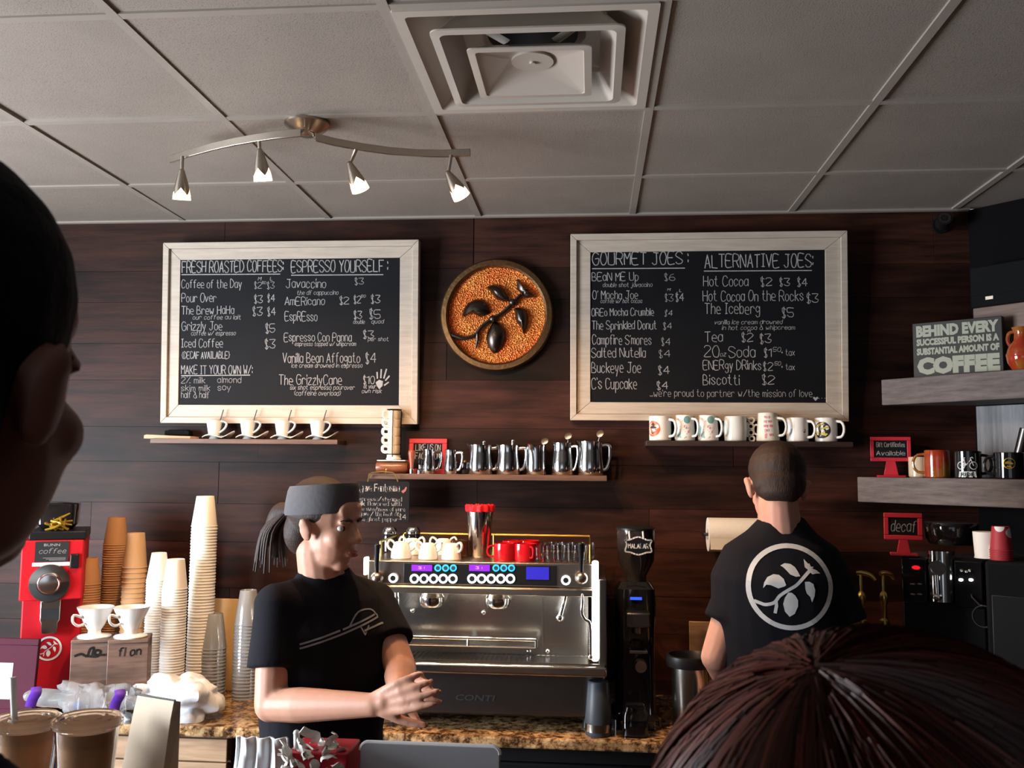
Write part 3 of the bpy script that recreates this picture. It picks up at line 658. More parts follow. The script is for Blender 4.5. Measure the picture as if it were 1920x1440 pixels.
# tower of stacked espresso cups in a wire stand, on a wooden roller
xt = xat(738, 860, YS); zt0 = ZM+.052
b = MB(); b.lathe([(.0, .0), (.026, 0), (.030, .004), (.0265, .010), (0, .010)], None, 32); b.lathe([(0, .010), (.0262, .010), (.0262, .020), (0, .020)])
st = thing('cup_stand', 'black wire stand with a white foot holding the tower of small cups', 'stand', (xt, YS, zt0)); b.build('foot', 'white', st)
b = MB()
for a in (35, 145, 270): b.tube([(.0285*math.cos(R(a)), .0285*math.sin(R(a)), .012), (.0285*math.cos(R(a)), .0285*math.sin(R(a)), .195)], .0016, 6)
for z in (.022, .195): b.tube([(.0285*math.cos(2*math.pi*k/24), .0285*math.sin(2*math.pi*k/24), z) for k in range(24)], .0018, 6, closed=True)
b.build('wire_frame', 'black', st)
nmz = ['lowest', 'second from the bottom', 'middle', 'second from the top', 'topmost']
for i in range(5):
    l = (xt, YS, zt0+.0232+i*.0335)
    if i == 0:
        ct = thing('stacking_cup', 'x', 'cup', l); b = MB(); b.lathe([(0, 0), (.0215, 0), (.0248, .005), (.0248, .033), (.0228, .0332), (.0225, .005), (0, .004)]); b.build('bowl', 'cream', ct)
        b = MB(); b.tube(sm3([(-.022, -.006, .029), (-.034, -.009, .031), (-.0415, -.011, .026), (-.0415, -.011, .013), (-.034, -.009, .007), (-.022, -.006, .008)]), .0042, 8, flat=(.8, 1.4)); b.build('handle', 'white', ct)
    else: ct = dup(ct, l, rz=R([0, 8, -4, 6, 14][i]))
    tag(ct, 'small cream white-handled cup, %s in the tower on the shelf' % nmz[i], 'cup', 'stacked cups in the tower')
Mx = RY(R(90)); b = MB(); x0, x1 = xat(706, 880, YS), xat(766, 880, YS); L_ = x1-x0
b.lathe([(0, 0), (.020, .001), (.0235, .008), (.0235, L_*.38), (.0215, L_*.45), (.0235, L_*.52), (.0235, L_-.012), (.016, L_-.002), (0, L_)], T(x0-xt, 0, .0236) @ Mx, 28)
tag(b.build('wooden_roller', 'walnut', None, (xt, YS, ZM)), 'brown wooden roller lying on the middle shelf under the cup tower', 'roller')
b = MB(); b.box(-.06, .052, -.026, .026, 0, .0045); tag(b.build('saucer_plate', 'ivory', None, (xt, YS, ZM+.0474), bev=.0015), 'flat pale tray on the wooden roller under the cup tower', 'tray')
# tampers
x = xat(773, 885, YS-.015); e = thing('coffee_tamper', 'orange-red wooden handled tamper standing on the middle shelf before the red sign', 'tamper', (x, YS-.03, ZM))
b = MB(); b.cyl(.0085, 0, .016, seg=24); b.lathe([(.0085, .016), (.006, .022), (0, .022)]); b.build('base', 'chrome', e)
b = MB(); b.lathe([(0, .021), (.0065, .021), (.0075, .04), (.0125, .066), (.0150, .078), (.0125, .088), (0, .092)]); b.build('handle', 'tamperwood', e)
x = xat(788, 885, YS); e = thing('coffee_tamper', 'small steel tamper with a black knob beside the smallest pitcher', 'tamper', (x, YS-.01, ZM))
b = MB(); b.lathe([(0, 0), (.014, 0), (.014, .012), (.006, .02), (.0055, .034), (0, .034)]); b.build('base', 'chrome', e); b = MB(); b.lathe([(0, .033), (.007, .034), (.0105, .044), (.0095, .056), (0, .059)]); b.build('knob', 'black', e)

def framed_sign(name, label, loc, w, h, t, lines, rz, stand=None, tilt=0., fw=.014, hs=.62, sl=0.):
    # red painted frame round a slate with chalk lettering; stand = (neck height, base width) for the ones on a foot
    e = thing(name, label, 'sign', loc, rz); z0 = stand[0] if stand else 0.
    Mx = T(0, 0, z0) @ RX(tilt); b = MB()
    for r in ((0-w/2, w/2, 0, fw), (-w/2, w/2, h-fw, h), (-w/2, -w/2+fw, fw, h-fw), (w/2-fw, w/2, fw, h-fw)): b.box(r[0], r[1], 0, t, r[2], r[3], Mx)
    b.build('frame', 'redpaint', e, bev=.002)
    b = MB(); b.box(-w/2+fw-.001, w/2-fw+.001, t*.35, t*.8, fw-.001, h-fw+.001, Mx); b.build('slate', 'slate', e, smooth=False)
    b = MB(); fn = lambda u, v: Mx @ Vector((u, t*.35-.0006, v)); n = len(lines); iw, ih = w-2*fw, h-2*fw
    for k, s in enumerate(lines):
        lh = ih/n; write(b, s, -iw*.43, iw*.43, fw+ih-lh*(k+.5+hs/2*.9), lh*hs, .0022, fn, sl)
    b.build('chalk_writing', 'chalk', e, smooth=False)
    if stand:
        b = MB(); nw = w*.14; b.prism([(-nw*.75, z0+.004), (nw*.75, z0+.004), (nw*1.3, .006), (-nw*1.3, .006)], .001, t); b.box(-stand[1]/2, stand[1]/2, -.02, .034, 0, .007); b.build('foot', 'redpaint', e, bev=.0015)
    return e
c = at(800, 888, YS+.03); w = (at(836, 850, YS+.03).x-at(764, 850, YS+.03).x)
framed_sign('chalk_sign', 'red framed little chalk sign on the middle shelf behind the smallest pitchers', (c.x, YS+.035, ZM), w, .138, .012, ['LIKE US ON', 'FACEBOOK', ' '], 0, tilt=R(-6), fw=.019, hs=.7)

# milk pitchers
def pitcher(loc, rz, r0, r1, h, spout=True, tall=False):
    e = thing('milk_pitcher', 'x', 'pitcher', loc, rz); b = MB(); n = 40; prof = [(0, .0015), (r0*.93, 0), (r0, .004), (r0*1.0, h*.25), (r0*.97, h*.45), (r1*1.0, h*.72), (r1*.98, h*.9), (r1*1.02, h), (r1*1.02-.0015, h), (r1*.96, h*.9), (r1*.97, h*.72), (r0*.95, h*.45), (r0*.97, .006), (0, .004)]
    b.lathe(prof, None, n)
    if spout:
        for v in b.bm.verts:
            a = math.atan2(v.co.y, v.co.x); d = abs(abs(a)-math.pi)
            if v.co.z > h*.72 and d < .5: k = (v.co.z-h*.72)/(h*.28)*(1-d/.5); v.co.x -= k*r1*.32; v.co.z += k*h*.05
    b.build('jug', 'chrome', e, ang=50)
    b = MB(); q = [(r1*.97, 0, h*.88), (r1+.018, 0, h*.9), (r1+.027, 0, h*.84), (r1+.026, 0, h*.5), (r1+.016, 0, h*.22), (r0*.97, 0, h*.16)]
    b.tube(sm3(q, 3), .0036, 8, flat=(.7, 1.6)); b.build('handle', 'chrome', e); return e
pt = [(807, 20, .0245, .0200, .093, 20, 'smallest steel pitcher, in front of the red chalk sign'), (849, 20, .0265, .0225, .092, -25, 'small steel pitcher right of the red chalk sign, beside the candle glass'),
      (904, 20, .0470, .0430, .112, 5, 'steel milk pitcher on the middle shelf, first of the five large ones'), (956, 20, .0460, .0420, .112, -5, 'steel milk pitcher on the middle shelf, second of the five large ones'),
      (1008, 20, .0390, .0380, .112, 58, 'steel milk pitcher with a thermometer dial, handle turned away, third of the five large ones'), (1058, 20, .0430, .0370, .122, -28, 'narrow-mouthed steel pitcher with a round dial, fourth of the five large ones'), (1110, 20, .0500, .0460, .128, 0, 'largest steel milk pitcher, at the right end of the middle shelf')]
for px, _, r0, r1, h, rz, l in pt:
    x = xat(px-3, 885, YS); p = pitcher((x, YS-.004, ZM), R(rz), r0, r1, h); p['label'] = l; p['group'] = 'steel pitchers on the middle shelf'
for px, py, z, d, nm in ((908, 830, .112, .024, 0), (962, 828, .112, .02, 0), (1022, 828, .118, .03, 1), (1066, 818, .125, .034, 1), (1126, 814, .128, .026, 1)):
    x = xat(px, py, YS); lean = .012; dx = {908: -.018, 962: -.012, 1022: -.024, 1066: -.014, 1126: -.03}[px]
    nm_ = {908: 'first', 962: 'second', 1022: 'third', 1066: 'fourth', 1126: 'largest'}[px]
    zz = at(px, py, YS).z
    if nm:
        e = thing('milk_thermometer', 'round dial thermometer standing in the %s large steel pitcher' % nm_, 'thermometer', (x, YS, zz)); b = MB(); b.tube([(0, 0, 0), (dx, 0, -.095)], .0018, 6); b.build('probe', 'chrome', e)
        b = MB(); Mx = RZ(R(-20)) @ RX(R(62)); b.lathe([(0, -.004), (.013, -.004), (.015, 0), (.015, .004), (.013, .005), (0, .005)], Mx, 24); b.build('dial', 'nickel', e)
    else:
        b = MB(); b.tube([(0, 0, 0), (dx, 0, -.09)], [.003, .0016], 6, flat=(1.6, .7)); b.ell((0, 0, .002), (.007, .003, .006)); tag(b.build('bar_spoon', 'chrome', None, (x, YS, zz)), 'thin spoon handle sticking out of the %s large steel pitcher' % nm_, 'spoon')
x = xat(871, 885, YS); e = thing('candle_glass', 'small dark glass candle holder between the small and large pitchers', 'candle', (x, YS+.01, ZM)); b = MB(); b.lathe([(0, 0), (.017, 0), (.02, .006), (.018, .03), (.02, .045), (.018, .045), (.016, .03), (.017, .008), (0, .004)]); b.build('holder', 'blackgloss', e)
b = MB(); b.ell((0, -.005, .047), (.006, .006, .007)); b.build('candle_tip', 'goldleaf', e)

# right shelf: a row of seven printed mugs
def mug(loc, rz, r, h, m, r1=None, hand=True, hz=(.18, .86), out=.026, hs=.0052):
    e = thing('mug', 'x', 'mug', loc, rz); r1 = r1 or r; b = MB(); b.lathe([(0, .002), (r*.9, 0), (r, .004), ((r+r1)/2, h*.5), (r1, h-.001), (r1-.002, h+.0006), (r1-.004, h-.002), ((r+r1)/2-.004, h*.5), (r-.004, .007), (0, .006)], None, 36); b.build('cup_body', m, e)
    if hand: b = MB(); handle_c(b, (r+r1)/2, h*hz[0], h*hz[1], out, hs); b.bm.transform(RZ(R(-28))); b.build('handle', m, e)
    return e
YM = YW-.058; gm = 'printed mugs on the right wall shelf'
def mx(px): return xat(px, 822, YM)
def setmug(e, l): e['label'] = l; e['group'] = gm; return e
e = setmug(mug((mx(1238), YM, ZR), R(-12), .0415, .094, 'white'), 'white mug with a round orange print, leftmost on the right wall shelf')
b = MB(); f = wrap(.0415); fill(b, disc(.030, 26, -.024, .046), f, 2); b.build('print', 'orangeprint', e)
b = MB(); fill(b, [(-.042, .05), (-.024, .058), (-.006, .05), (-.02, .046), (-.03, .047)], wrap(.0415, .001), 1); fill(b, [(-.030, .062), (-.022, .07), (-.014, .062), (-.022, .052)], wrap(.0415, .001), 1); fill(b, [(-.04, .036), (-.025, .03), (-.01, .036), (-.025, .026)], wrap(.0415, .001), 1); b.build('print_mark', 'print', e)
for px, l in ((1284, 'white mug with teal leaf pattern, second from the left on the right wall shelf'), (1328, 'white mug with teal leaf pattern, third from the left on the right wall shelf')):
    e = setmug(mug((mx(px), YM, ZR), R(-18), .039, .098, 'white', .0345, hs=.0045, out=.024), l); f = wrap(.039, .0008, .0345, .098); rr = random.Random(3)
    b = MB(); fill(b, disc(.014, 16, .018, .080), f, 2); fill(b, [(-.042, .03), (-.03, .062), (-.022, .05), (-.024, .028), (-.034, .012)], f, 2); fill(b, [(-.02, .014), (-.008, .03), (-.006, .012)], f, 1); b.build('teal_print', 'tealprint', e)
    b = MB()
    for k in range(34):
        u, v = rr.uniform(-.024, .03), rr.uniform(.008, .09); fill(b, [(u, v), (u+rr.uniform(.002, .004), v+.001), (u+.002, v+rr.uniform(.003, .007))], f)
    b.build('fine_print', 'greyprint', e)
    b = MB()
    for u, v in ((.004, .05), (.012, .045), (.02, .03)): fill(b, [(u, v), (u+.005, v+.001), (u+.004, v+.010), (u+.001, v+.009)], f)
    b.build('pink_print', 'pinkprint', e)
x = mx(1379); e = setmug(mug((x, YM, ZR), 0, .040, .094, 'pearl', .0405, hand=False), 'plain pearl grey mug with a knuckle-ring handle on the right wall shelf')
bp = e.children[0]
for v in bp.data.vertices:
    if .01 < v.co.z < .09: k = 1+.10*math.sin(math.pi*(v.co.z-.01)/.08); v.co.x *= k; v.co.y *= k
b = MB(); kh = [(0, .0)]                                                # knuckle handle: plate with four finger rings
out = [(-.006, .002), (.006, -.002), (.017, .006), (.0215, .02), (.026, .03), (.030, .045), (.029, .06), (.026, .068), (.021, .074), (.020, .084), (.012, .096), (0, .098), (-.009, .092), (-.012, .08), (-.010, .074), (-.014, .06), (-.014, .045), (-.012, .03), (-.012, .014)]
rings = [(.004, .0135, .0072), (.0015, .0365, .0078), (.0015, .060, .0078), (.0035, .083, .0075)]
for cx_, cz_, rr_ in rings: b.lathe([(rr_-.001, -.005), (rr_+.0052, -.005), (rr_+.0052, .005), (rr_-.001, .005), (rr_-.001, -.005)], T(cx_, 0, cz_) @ RX(R(90)), 20)
b.lathe([(.0085, -.005), (.0125, -.005), (.0125, .005), (.0085, .005), (.0085, -.005)], T(.0205, 0, .048) @ RX(R(90)) @ Matrix.Diagonal((.85, 1.7, 1, 1)), 24)
b.box(-.016, -.007, -.004, .004, .02, .075); b.bm.transform(T(.056, 0, -.002)); b.build('handle', 'white', e)
e = setmug(mug((mx(1443)-.006, YM, ZR), R(-8), .044, .108, 'ivory', .0355, out=.03, hz=(.2, .82)), 'tall ivory mug with pink lettering, fifth on the right wall shelf')
b = MB(); f = wrap(.044, .0008, .0355, .108)
for k, (s, u0, u1) in enumerate((('no s', -.016, .006), ('oy so', -.018, .012), ('say so', -.018, .016), ('go', -.014, .002), ('so', .004, .018))): write(b, s, u0, u1, .088-.0165*k, .010, .0022, f)
fill(b, [(-.014, .012), (-.006, .012), (-.005, .03), (-.013, .03)], f, 1); b.build('lettering', 'pinkprint', e)
e = setmug(mug((mx(1495), YM, ZR), R(-10), .040, .090, 'white'), 'white mug with a thin black umbrella print, sixth on the right wall shelf')
b = MB(); f = wrap(.040, .0008); line(b, [(-.022, .046), (.028, .046)], .003, f); line(b, [(-.022, .041), (.018, .041)], .0012, f); line(b, smooth([(.028, .046), (.030, .040), (.026, .034), (.022, .038)], 4), .003, f); b.build('print', 'print', e)
e = setmug(mug((mx(1549), YM, ZR), R(-12), .041, .090, 'white'), 'white mug with a round black and yellow print, rightmost on the right wall shelf')
b = MB(); fill(b, disc(.031, 26, -.016, .044), wrap(.041), 2); b.build('print', 'print', e)
b = MB(); f = wrap(.041, .0012)
for q in ([(-.04, .058), (-.012, .074), (-.006, .070), (-.036, .052)], [(-.040, .032), (-.002, .022), (.006, .030), (-.038, .040)], [(-.02, .05), (.006, .058), (.010, .052), (-.018, .046)]): fill(b, q, f, 2)
b.build('stripe_print', 'yellowprint', e)

# chalk sign hung from the middle shelf
Yh = YW-.142; a, c = at(668, 978, Yh), at(768, 903, Yh); w, h = c.x-a.x, c.z-a.z
e = thing('hanging_chalk_sign', 'black hanging chalk sign lettered Agave Fantasma, hooked on the middle shelf end', 'sign', ((a.x+c.x)/2, Yh, a.z))
b = MB(); q = [(sx*(w/2-.008)+.008*math.cos(t), sz+.008*math.sin(t)) for sx, sz, t0 in ((1, h-.008, 0), (-1, h-.008, 90), (-1, .008, 180), (1, .008, 270)) for t in [R(t0+30*k) for k in range(4)]]
b.prism(q, 0, .006); b.build('slate', 'slate', e, smooth=False)
b = MB(); fn = lambda u, v: (u, -.0008, v)
def A(X, Y): p = at(640+X/3.556, 750+Y/3.556, Yh); return p.x-(a.x+c.x)/2, p.z-a.z
for s, xa, xb, yb, hh in (('Agave Fantasma', 104, 388, 606, 44), ('espresso/steamed', 100, 403, 672, 24), ('milk flavored with', 104, 400, 702, 22), ('the sweetness of pure', 108, 425, 738, 22), ('agave / the heat of', 108, 385, 770, 22), ('one ghost pepper', 108, 378, 804, 22), ('$4', 388, 432, 795, 32)):
    p, q = A(xa, yb), A(xb, yb-hh); write(b, s, p[0], q[0], p[1], q[1]-p[1], .003 if hh > 40 else .0018, fn)
b.build('chalk_writing', 'chalk', e, smooth=False)
b = MB(); fill(b, [A(*p) for p in ((400, 610), (412, 622), (430, 606), (438, 584), (430, 578), (420, 596), (408, 602))], fn); b.build('pepper_drawing', mat('pepper_drawing', (.30, .10, .08), .9), e)
b = MB(); p = [A(178, 545), A(186, 500), A(206, 484), A(270, 478), A(345, 484), A(362, 500), A(378, 545)]; b.tube([(u, -.002, v) for u, v in p], .0026, 6); u, v = A(297, 484); b.tube([(u, -.002, v-.003), (u, .004, v+.012), (u, .02, v+.013)], .002, 6); b.build('wire_hanger', 'brass', e)
# ------------------------------------------------------------------ back counter
CT = .893; CF = 2.98
b = MB(); fr = [(-3.3, CF), (.62, CF), (.62+1.05*DE.x, CF+1.05*DE.y)]; bk = [C0+DE*1.7, C0, Vector((-3.3, YW, 0))]
pts = [(x, y) for x, y in fr]+[(p.x+(-.003 if i < 2 else 0), p.y-.003) for i, p in enumerate(bk)]
n = len(pts); b.add([(x, y, CT-.034) for x, y in pts]+[(x, y, CT) for x, y in pts], [tuple(range(n))[::-1], tuple(range(n, 2*n))]+[(i, (i+1) % n, n+(i+1) % n, n+i) for i in range(n)])
tag(b.build('granite_worktop', 'granite', bev=.006, smooth=False), 'speckled brown granite worktop running along the back wall under the machines', 'worktop')
xs = at(427, 1400, CF+.03).x; xf = at(443, 1400, CF+.03).x
e = thing('base_cabinet', 'light wood base cabinet with plank drawer fronts at the left end of the worktop', 'cabinet', ((XL+xs)/2, CF+.04, 0)); w = (xs-XL)/2
b = MB(); b.box(-w, w, .02, .55, .08, CT-.036); b.box(-w, w, .06, .5, .0, .08); b.build('carcass', 'boxwood', e, smooth=False)
for x0 in (-w, 0.):
    for z0, z1 in ((.62, .845), (.36, .61), (.10, .35)):
        b = MB(); dz = (z1-z0)/3
        for k in range(3): b.box(x0+.006, x0+w-.006, 0, .02, z0+dz*k+.002, z0+dz*(k+1)-.002)
        b.build('drawer', 'cabwood', e, bev=.003, smooth=False)
xm = at(1290, 1400, CF+.03).x
e = thing('back_bar_fridge', 'black under-counter fridge with dark doors below the espresso machine', 'fridge', ((xf+xm)/2, CF+.05, 0)); w = (xm-xf)/2
b = MB(); b.box(-w, w, .03, .55, .05, CT-.036); b.build('cabinet', 'black', e, smooth=False)
for k in range(2):
    b = MB(); x0 = -w+k*w; b.box(x0+.004, x0+w-.004, 0, .03, .09, .80); o = b.build('door', 'matteblack', e, bev=.004)
    b = MB(); b.tube([(x0+(w-.06 if k == 0 else .06), -.03, .50), (x0+(w-.06 if k == 0 else .06), -.03, .76)], .008, 8); b.build('handle', 'blackgloss', o)
b = MB(); b.box(-w, w, .005, .03, .805, .852); b.build('vent_strip', 'black', e)
p = at(975, 1395, CF+.045); b = MB(); b.box(-.022, .022, -.012, .003, -.006, .006); tag(b.build('door_latch', 'white', None, (p.x, p.y, p.z), bev=.002), 'small white latch on the dark fridge front under the worktop', 'latch')
b = MB(); b.box(.0, C0.x-xm-.12, 0, .5, .0, CT-.036, T(xm+.03, CF+.06, 0)); tag(b.build('base_cabinet', 'black', smooth=False), 'dark base cabinet under the right end of the worktop', 'cabinet')

# ------------------------------------------------------------------ espresso machine
MY = 3.04
xl, xr = at(690, 1055, MY).x, at(1112, 1058, MY).x; xR = at(1138, 1240, MY).x; mxc = (xl+xr)/2
zt = at(900, 1054, MY).z-CT; zp = at(900, 1099, MY).z-CT; zd = at(900, 1240, MY-.03).z-CT; zb = at(900, 1262, MY-.02).z-CT
e = thing('espresso_machine', 'wide stainless two-group espresso machine with lit buttons, on the granite worktop', 'espresso machine', (mxc, MY, CT)); em = e
hw = (xr-xl)/2; X = lambda px, py, Y=MY: at(px, py, Y).x-mxc; Z = lambda px, py, Y=MY: at(px, py, Y).z-CT
b = MB(); b.box(-hw, hw, .0, .46, zp, zt); b.box(-hw-.005, hw+.005, -.01, .3, zp-.016, zp-.001); b.box(-hw-.004, hw+.004, -.012, -.006, zp-.026, zp-.004); b.build('top_housing', 'steelfront', e, bev=.006)
b = MB(); b.box(-hw+.02, hw-.015, .12, .46, zb, zp-.015); b.build('backsplash', 'steel', e, bev=.003)
b = MB(); x = X(1018, 1180, MY+.12); b.box(x-.0015, x+.0015, .116, .1205, zd, zp-.016)
for px, py in ((774, 1145), (907, 1148), (992, 1221), (1027, 1221)): b.ell((X(px, py, MY+.12), .118, Z(px, py, MY+.12)), (.008, .006, .008))
b.build('trim_screws', 'chrome', e)
b = MB(); b.box(-hw+.03, xR-mxc-.005, .05, .44, .035, zb); b.build('lower_body', 'darksteel', e, bev=.008)
b = MB(); k = at(925, 1308, MY+.05); f = lambda u, v: (u, .0495, v); x0 = X(853, 1310, MY+.05); x1 = X(926, 1310, MY+.05); z0 = Z(890, 1314, MY+.05); h = .020; vs, fs = type_mesh('CONTI', x1-x0, h, .02)
b.add([(x0+u+.25*v, .0488, z0+v) for u, v in vs], fs); b.build('logo', 'print', e, smooth=False)
b = MB(); b.box(-hw+.02, xR-mxc, -.045, .12, zb, zd-.006); b.build('drip_tray', 'steel', e, bev=.008)
b = MB()
for k in range(44):
    x = -hw+.05+k*(xR-mxc+hw-.09)/43; b.box(x-.003, x+.003, -.02, .115, zd-.008, zd-.003)
b.box(-hw+.035, xR-mxc-.02, -.03, -.02, zd-.008, zd); b.build('drip_grate', 'steel', e)
for s in (-hw+.08, xR-mxc-.06):
    for y in (.09, .4): b = MB(); b.cyl(.02, 0, .037, T(s, y, 0), 16, .014); b.build('foot', 'black', e)
b = MB(); x0, x1 = X(1122, 1170), X(1138, 1170); b.box(x0, x1, .0, .46, zb, zp+.03); b.build('side_panel', 'darksteel', e, bev=.004)
b = MB(); x0 = X(1116, 1150, MY-.012); b.box(x0-.0105, x0+.0105, -.014, .0, zd+.005, zt+.012); b.build('light_strip', 'led', e, bev=.006)
b = MB(); b.box(-hw-.012, -hw-.001, -.012, .02, zp+.03, zt+.01); b.build('light_strip', 'led', e, bev=.003)
x0, x1 = X(757, 1080), X(1044, 1080); z0, z1 = Z(900, 1095), Z(900, 1058); b = MB(); b.box(x0, x1, -.005, .002, z0, z1); cpn = b.build('control_panel', 'black', e, bev=.002)
fp = lambda px, py: (X(px, py, MY-.006), Z(px, py, MY-.006)); fn = lambda u, v: (u, -.0062, v)
for px in (791, 899):
    b = MB(); u, v = fp(px, 1065); b.box(u-.034, u+.034, -.007, -.005, v-.010, v+.010); o = b.build('display', 'lcdviolet', e, smooth=False)
    b = MB(); write(b, '3 :7', u-.012, u+.014, v-.003, .007, .0016, lambda a, c: (a, -.0074, c)); b.build('digits', 'lcdtext', o)
b = MB(); u, v = fp(1008, 1075); b.box(u-.037, u+.037, -.007, -.005, v-.020, v+.020); b.build('display', 'lcdblue', e, smooth=False)
def button(px, py, r, m, inner):
    u, v = fp(px, py); Mx = T(u, -.005, v) @ RX(R(90)); b = MB(); b.lathe([(r*.58, 0), (r, 0), (r, .003), (r*.58, .003), (r*.58, 0)], Mx, 24); o = b.build('button', m, e); b = MB(); b.cyl(r*.56, 0, .004, Mx, 20); b.build('button_cap', inner, o)
for x0 in (777, 885):
    for k in range(5): button(x0+18*k, 1085, .0155, 'btn', 'darksteel')
for x0 in (821, 930):
    for k in range(3): button(x0+14.5*k, 1065, .0115, 'btnblue', 'bluegrey')
for px, py in ((737, 1084), (1061, 1088)): button(px, py, .0155, 'btn', 'darksteel')
for px, py in ((810, 1122), (933, 1124)):                                # group heads
    u, v = X(px, py, MY+.05), Z(px, py, MY+.05); b = MB(); b.lathe([(0, .03), (.030, .03), (.036, .012), (.041, .006), (.041, -.010), (.036, -.024), (.030, -.028), (0, -.028)], T(u, .05, v), 36); b.build('group_head', 'chrome', e)
for px in (772, 855, 895, 985, 1030):                                    # lamps under the housing
    u = X(px, 1112, MY+.02); b = MB(); b.box(u-.02, u+.02, -.002, .03, zp-.020, zp-.0165); b.build('work_light', 'ledspot', e)
for px, py, s in ((708, 1040, -1), (1090, 1085, 1)):                     # steam levers
    u, v = X(px, py, MY-.02), Z(px, 1084, MY-.02); b = MB(); b.ell((u, -.02, v), (.021, .021, .021)); b.cyl(.012, 0, .03, T(u, .0, v) @ RX(R(90)), 20); o = b.build('lever_hub', 'nickel', e)
    b = MB(); b.tube([(u, -.022, v+.018), (u, -.03, v+.045), (u-.002*s, -.036, v+.108)], [.006, .007, .011], 12); b.ell((u-.002*s, -.036, v+.108), (.011, .011, .007)); b.build('steam_lever', 'black', o)
def pipe(name, pp, Y, r): b = MB(); b.tube(sm3([(X(px, py, MY+y), y, Z(px, py, MY+y)) for px, py, y in pp]), r, 10); p = pp[-1]; b.ell((X(p[0], p[1], MY+p[2]), p[2], Z(p[0], p[1], MY+p[2])), (r*1.5,)*3); b.build(name, 'chrome', e)
pipe('water_spout', [(1062, 1108, .05), (1060, 1122, .04), (1056, 1136, .03), (1050, 1158, .03)], 0, .009)
pipe('steam_wand', [(1092, 1108, .0), (1092, 1128, -.02), (1091, 1150, -.02), (1097, 1162, -.02), (1106, 1172, -.02), (1107, 1232, -.02)], 0, .0055)
pipe('steam_wand', [(743, 1108, .0), (744, 1125, -.01), (745, 1140, -.01), (747, 1156, -.01)], 0, .008)
b = MB(); u0, u1 = X(752, 1196, MY+.035), X(1005, 1199, MY+.035); v = Z(880, 1199, MY+.035)
b.tube([(u0, .035, v+.004), (u1, .035, v+.004)], .006, 10); b.tube([(u0, .035, v-.02), (u1, .035, v-.02)], .004, 8)
for u in (u0, (u0+u1)/2, u1): b.tube([(u, .035, v+.004), (u, .035, v-.02)], .006, 8)
for u in (u0, u1): b.tube([(u, .035, v-.012), (u, .125, v-.012)], .006, 8)
b.build('cup_shelf', 'chrome', e)
b = MB(); u0, u1 = X(752, 1212, MY+.06), X(1002, 1212, MY+.06); b.box(u0, u1, .045, .118, v-.026, v-.022); b.build('cup_tray', 'darksteel', e)
b = MB(); zr = zt+.058; y1 = .44
b.tube([(-hw+.03, .05, zr), (-hw+.03, y1, zr), (hw-.01, y1, zr), (hw-.01, .05, zr)], .004, 8)
for x, y in ((-hw+.03, .05), (-hw+.03, y1), (hw-.01, y1), (hw-.01, .05), (0, y1)): b.tube([(x, y, zt-.002), (x, y, zr)], .004, 8)
b.build('cup_rail', 'brass', e)

# things standing on the machine
ZT = CT+zt+.0003
def topx(px, Y): return at(px, 1045, Y).x
def two_ear(loc, s=1.):
    e = thing('upturned_cup', 'x', 'cup', loc); b = MB(); b.lathe([(.034, 0), (.0355, .002), (.034, .020), (.028, .042), (.021, .054), (.018, .056), (.016, .054), (.0, .053)]); b.bm.transform(Matrix.Scale(s, 4)); b.build('bowl', 'white', e)
    for k in (-1, 1): b = MB(); b.tube(sm3([(k*.031*s, 0, .026*s), (k*.043*s, 0, .034*s), (k*.047*s, 0, .048*s), (k*.040*s, 0, .060*s), (k*.029*s, 0, .056*s), (k*.023*s, 0, .048*s)]), .0045*s, 8, flat=(1.3, .9)); b.build('handle', 'white', e)
    return e
gw = 'white cups upside down on the machine'
for i, (px, Y, s, l) in enumerate(((752, 3.12, 1.0, 'white two-handled cup upside down on the machine, leftmost of the front row'), (803, 3.11, .95, 'white two-handled cup upside down on the machine, middle of the front row'), (846, 3.11, .95, 'white two-handled cup upside down on the machine, nearest the steel shaker'), (831, 3.27, 1., 'white cup upside down behind the two right white cups on the machine'), (772, 3.26, 1., 'white cup upside down behind the leftmost white cup on the machine'))):
    t_ = two_ear((topx(px, Y), Y, ZT), s) if i == 0 else dup(t_, (topx(px, Y), Y, ZT), R(-20*(i % 3)+10)); t_.scale = (s,)*3; tag(t_, l, 'cup', gw)
for px, Y, l in ((730, 3.38, 'steel-topped glass shaker at the left end of the machine top'), (774, 3.40, 'steel-topped glass shaker behind the white cups on the machine')):
    g = thing('sugar_shaker', l, 'shaker', (topx(px, Y), Y, ZT), 0, 'shakers on the machine'); b = MB(); b.lathe([(0, 0), (.026, 0), (.028, .05), (.025, .062), (0, .062)]); b.build('jar', 'blackgloss', g); b = MB(); b.lathe([(0, .062), (.0265, .062), (.0265, .075), (.018, .086), (0, .088)]); b.build('lid', 'chrome', g)
b = MB(); b.lathe([(0, .002), (.022, 0), (.026, .004), (.028, .055), (.026, .055), (.024, .008), (0, .006)]); br0 = b.build('brown_glass', mat('brown_glass', (.25, .12, .06), .08, trans=.85, var=.02), None, (topx(862, 3.2), 3.2, ZT)); tag(br0, 'small brown glass left of the steel shaker, front one of the pair', 'glass', 'brown glasses on the machine')
tag(dup(br0, (topx(873, 3.3), 3.3, ZT)), 'small brown glass left of the steel shaker, rear one of the pair', 'glass', 'brown glasses on the machine')
Y = 3.22; g = thing('cocktail_shaker', 'tall steel shaker with a red crinkled top standing on the espresso machine', 'shaker', (topx(899, Y), Y, ZT))
hh = at(897, 958, Y).z-ZT; b = MB(); b.lathe([(0, 0), (.033, 0), (.035, .004), (.046, hh), (.044, hh), (.034, .006), (0, .005)], None, 40); b.build('cup_body', 'chrome', g)
b = MB(); n = 60; vs = []; rr = random.Random(5)
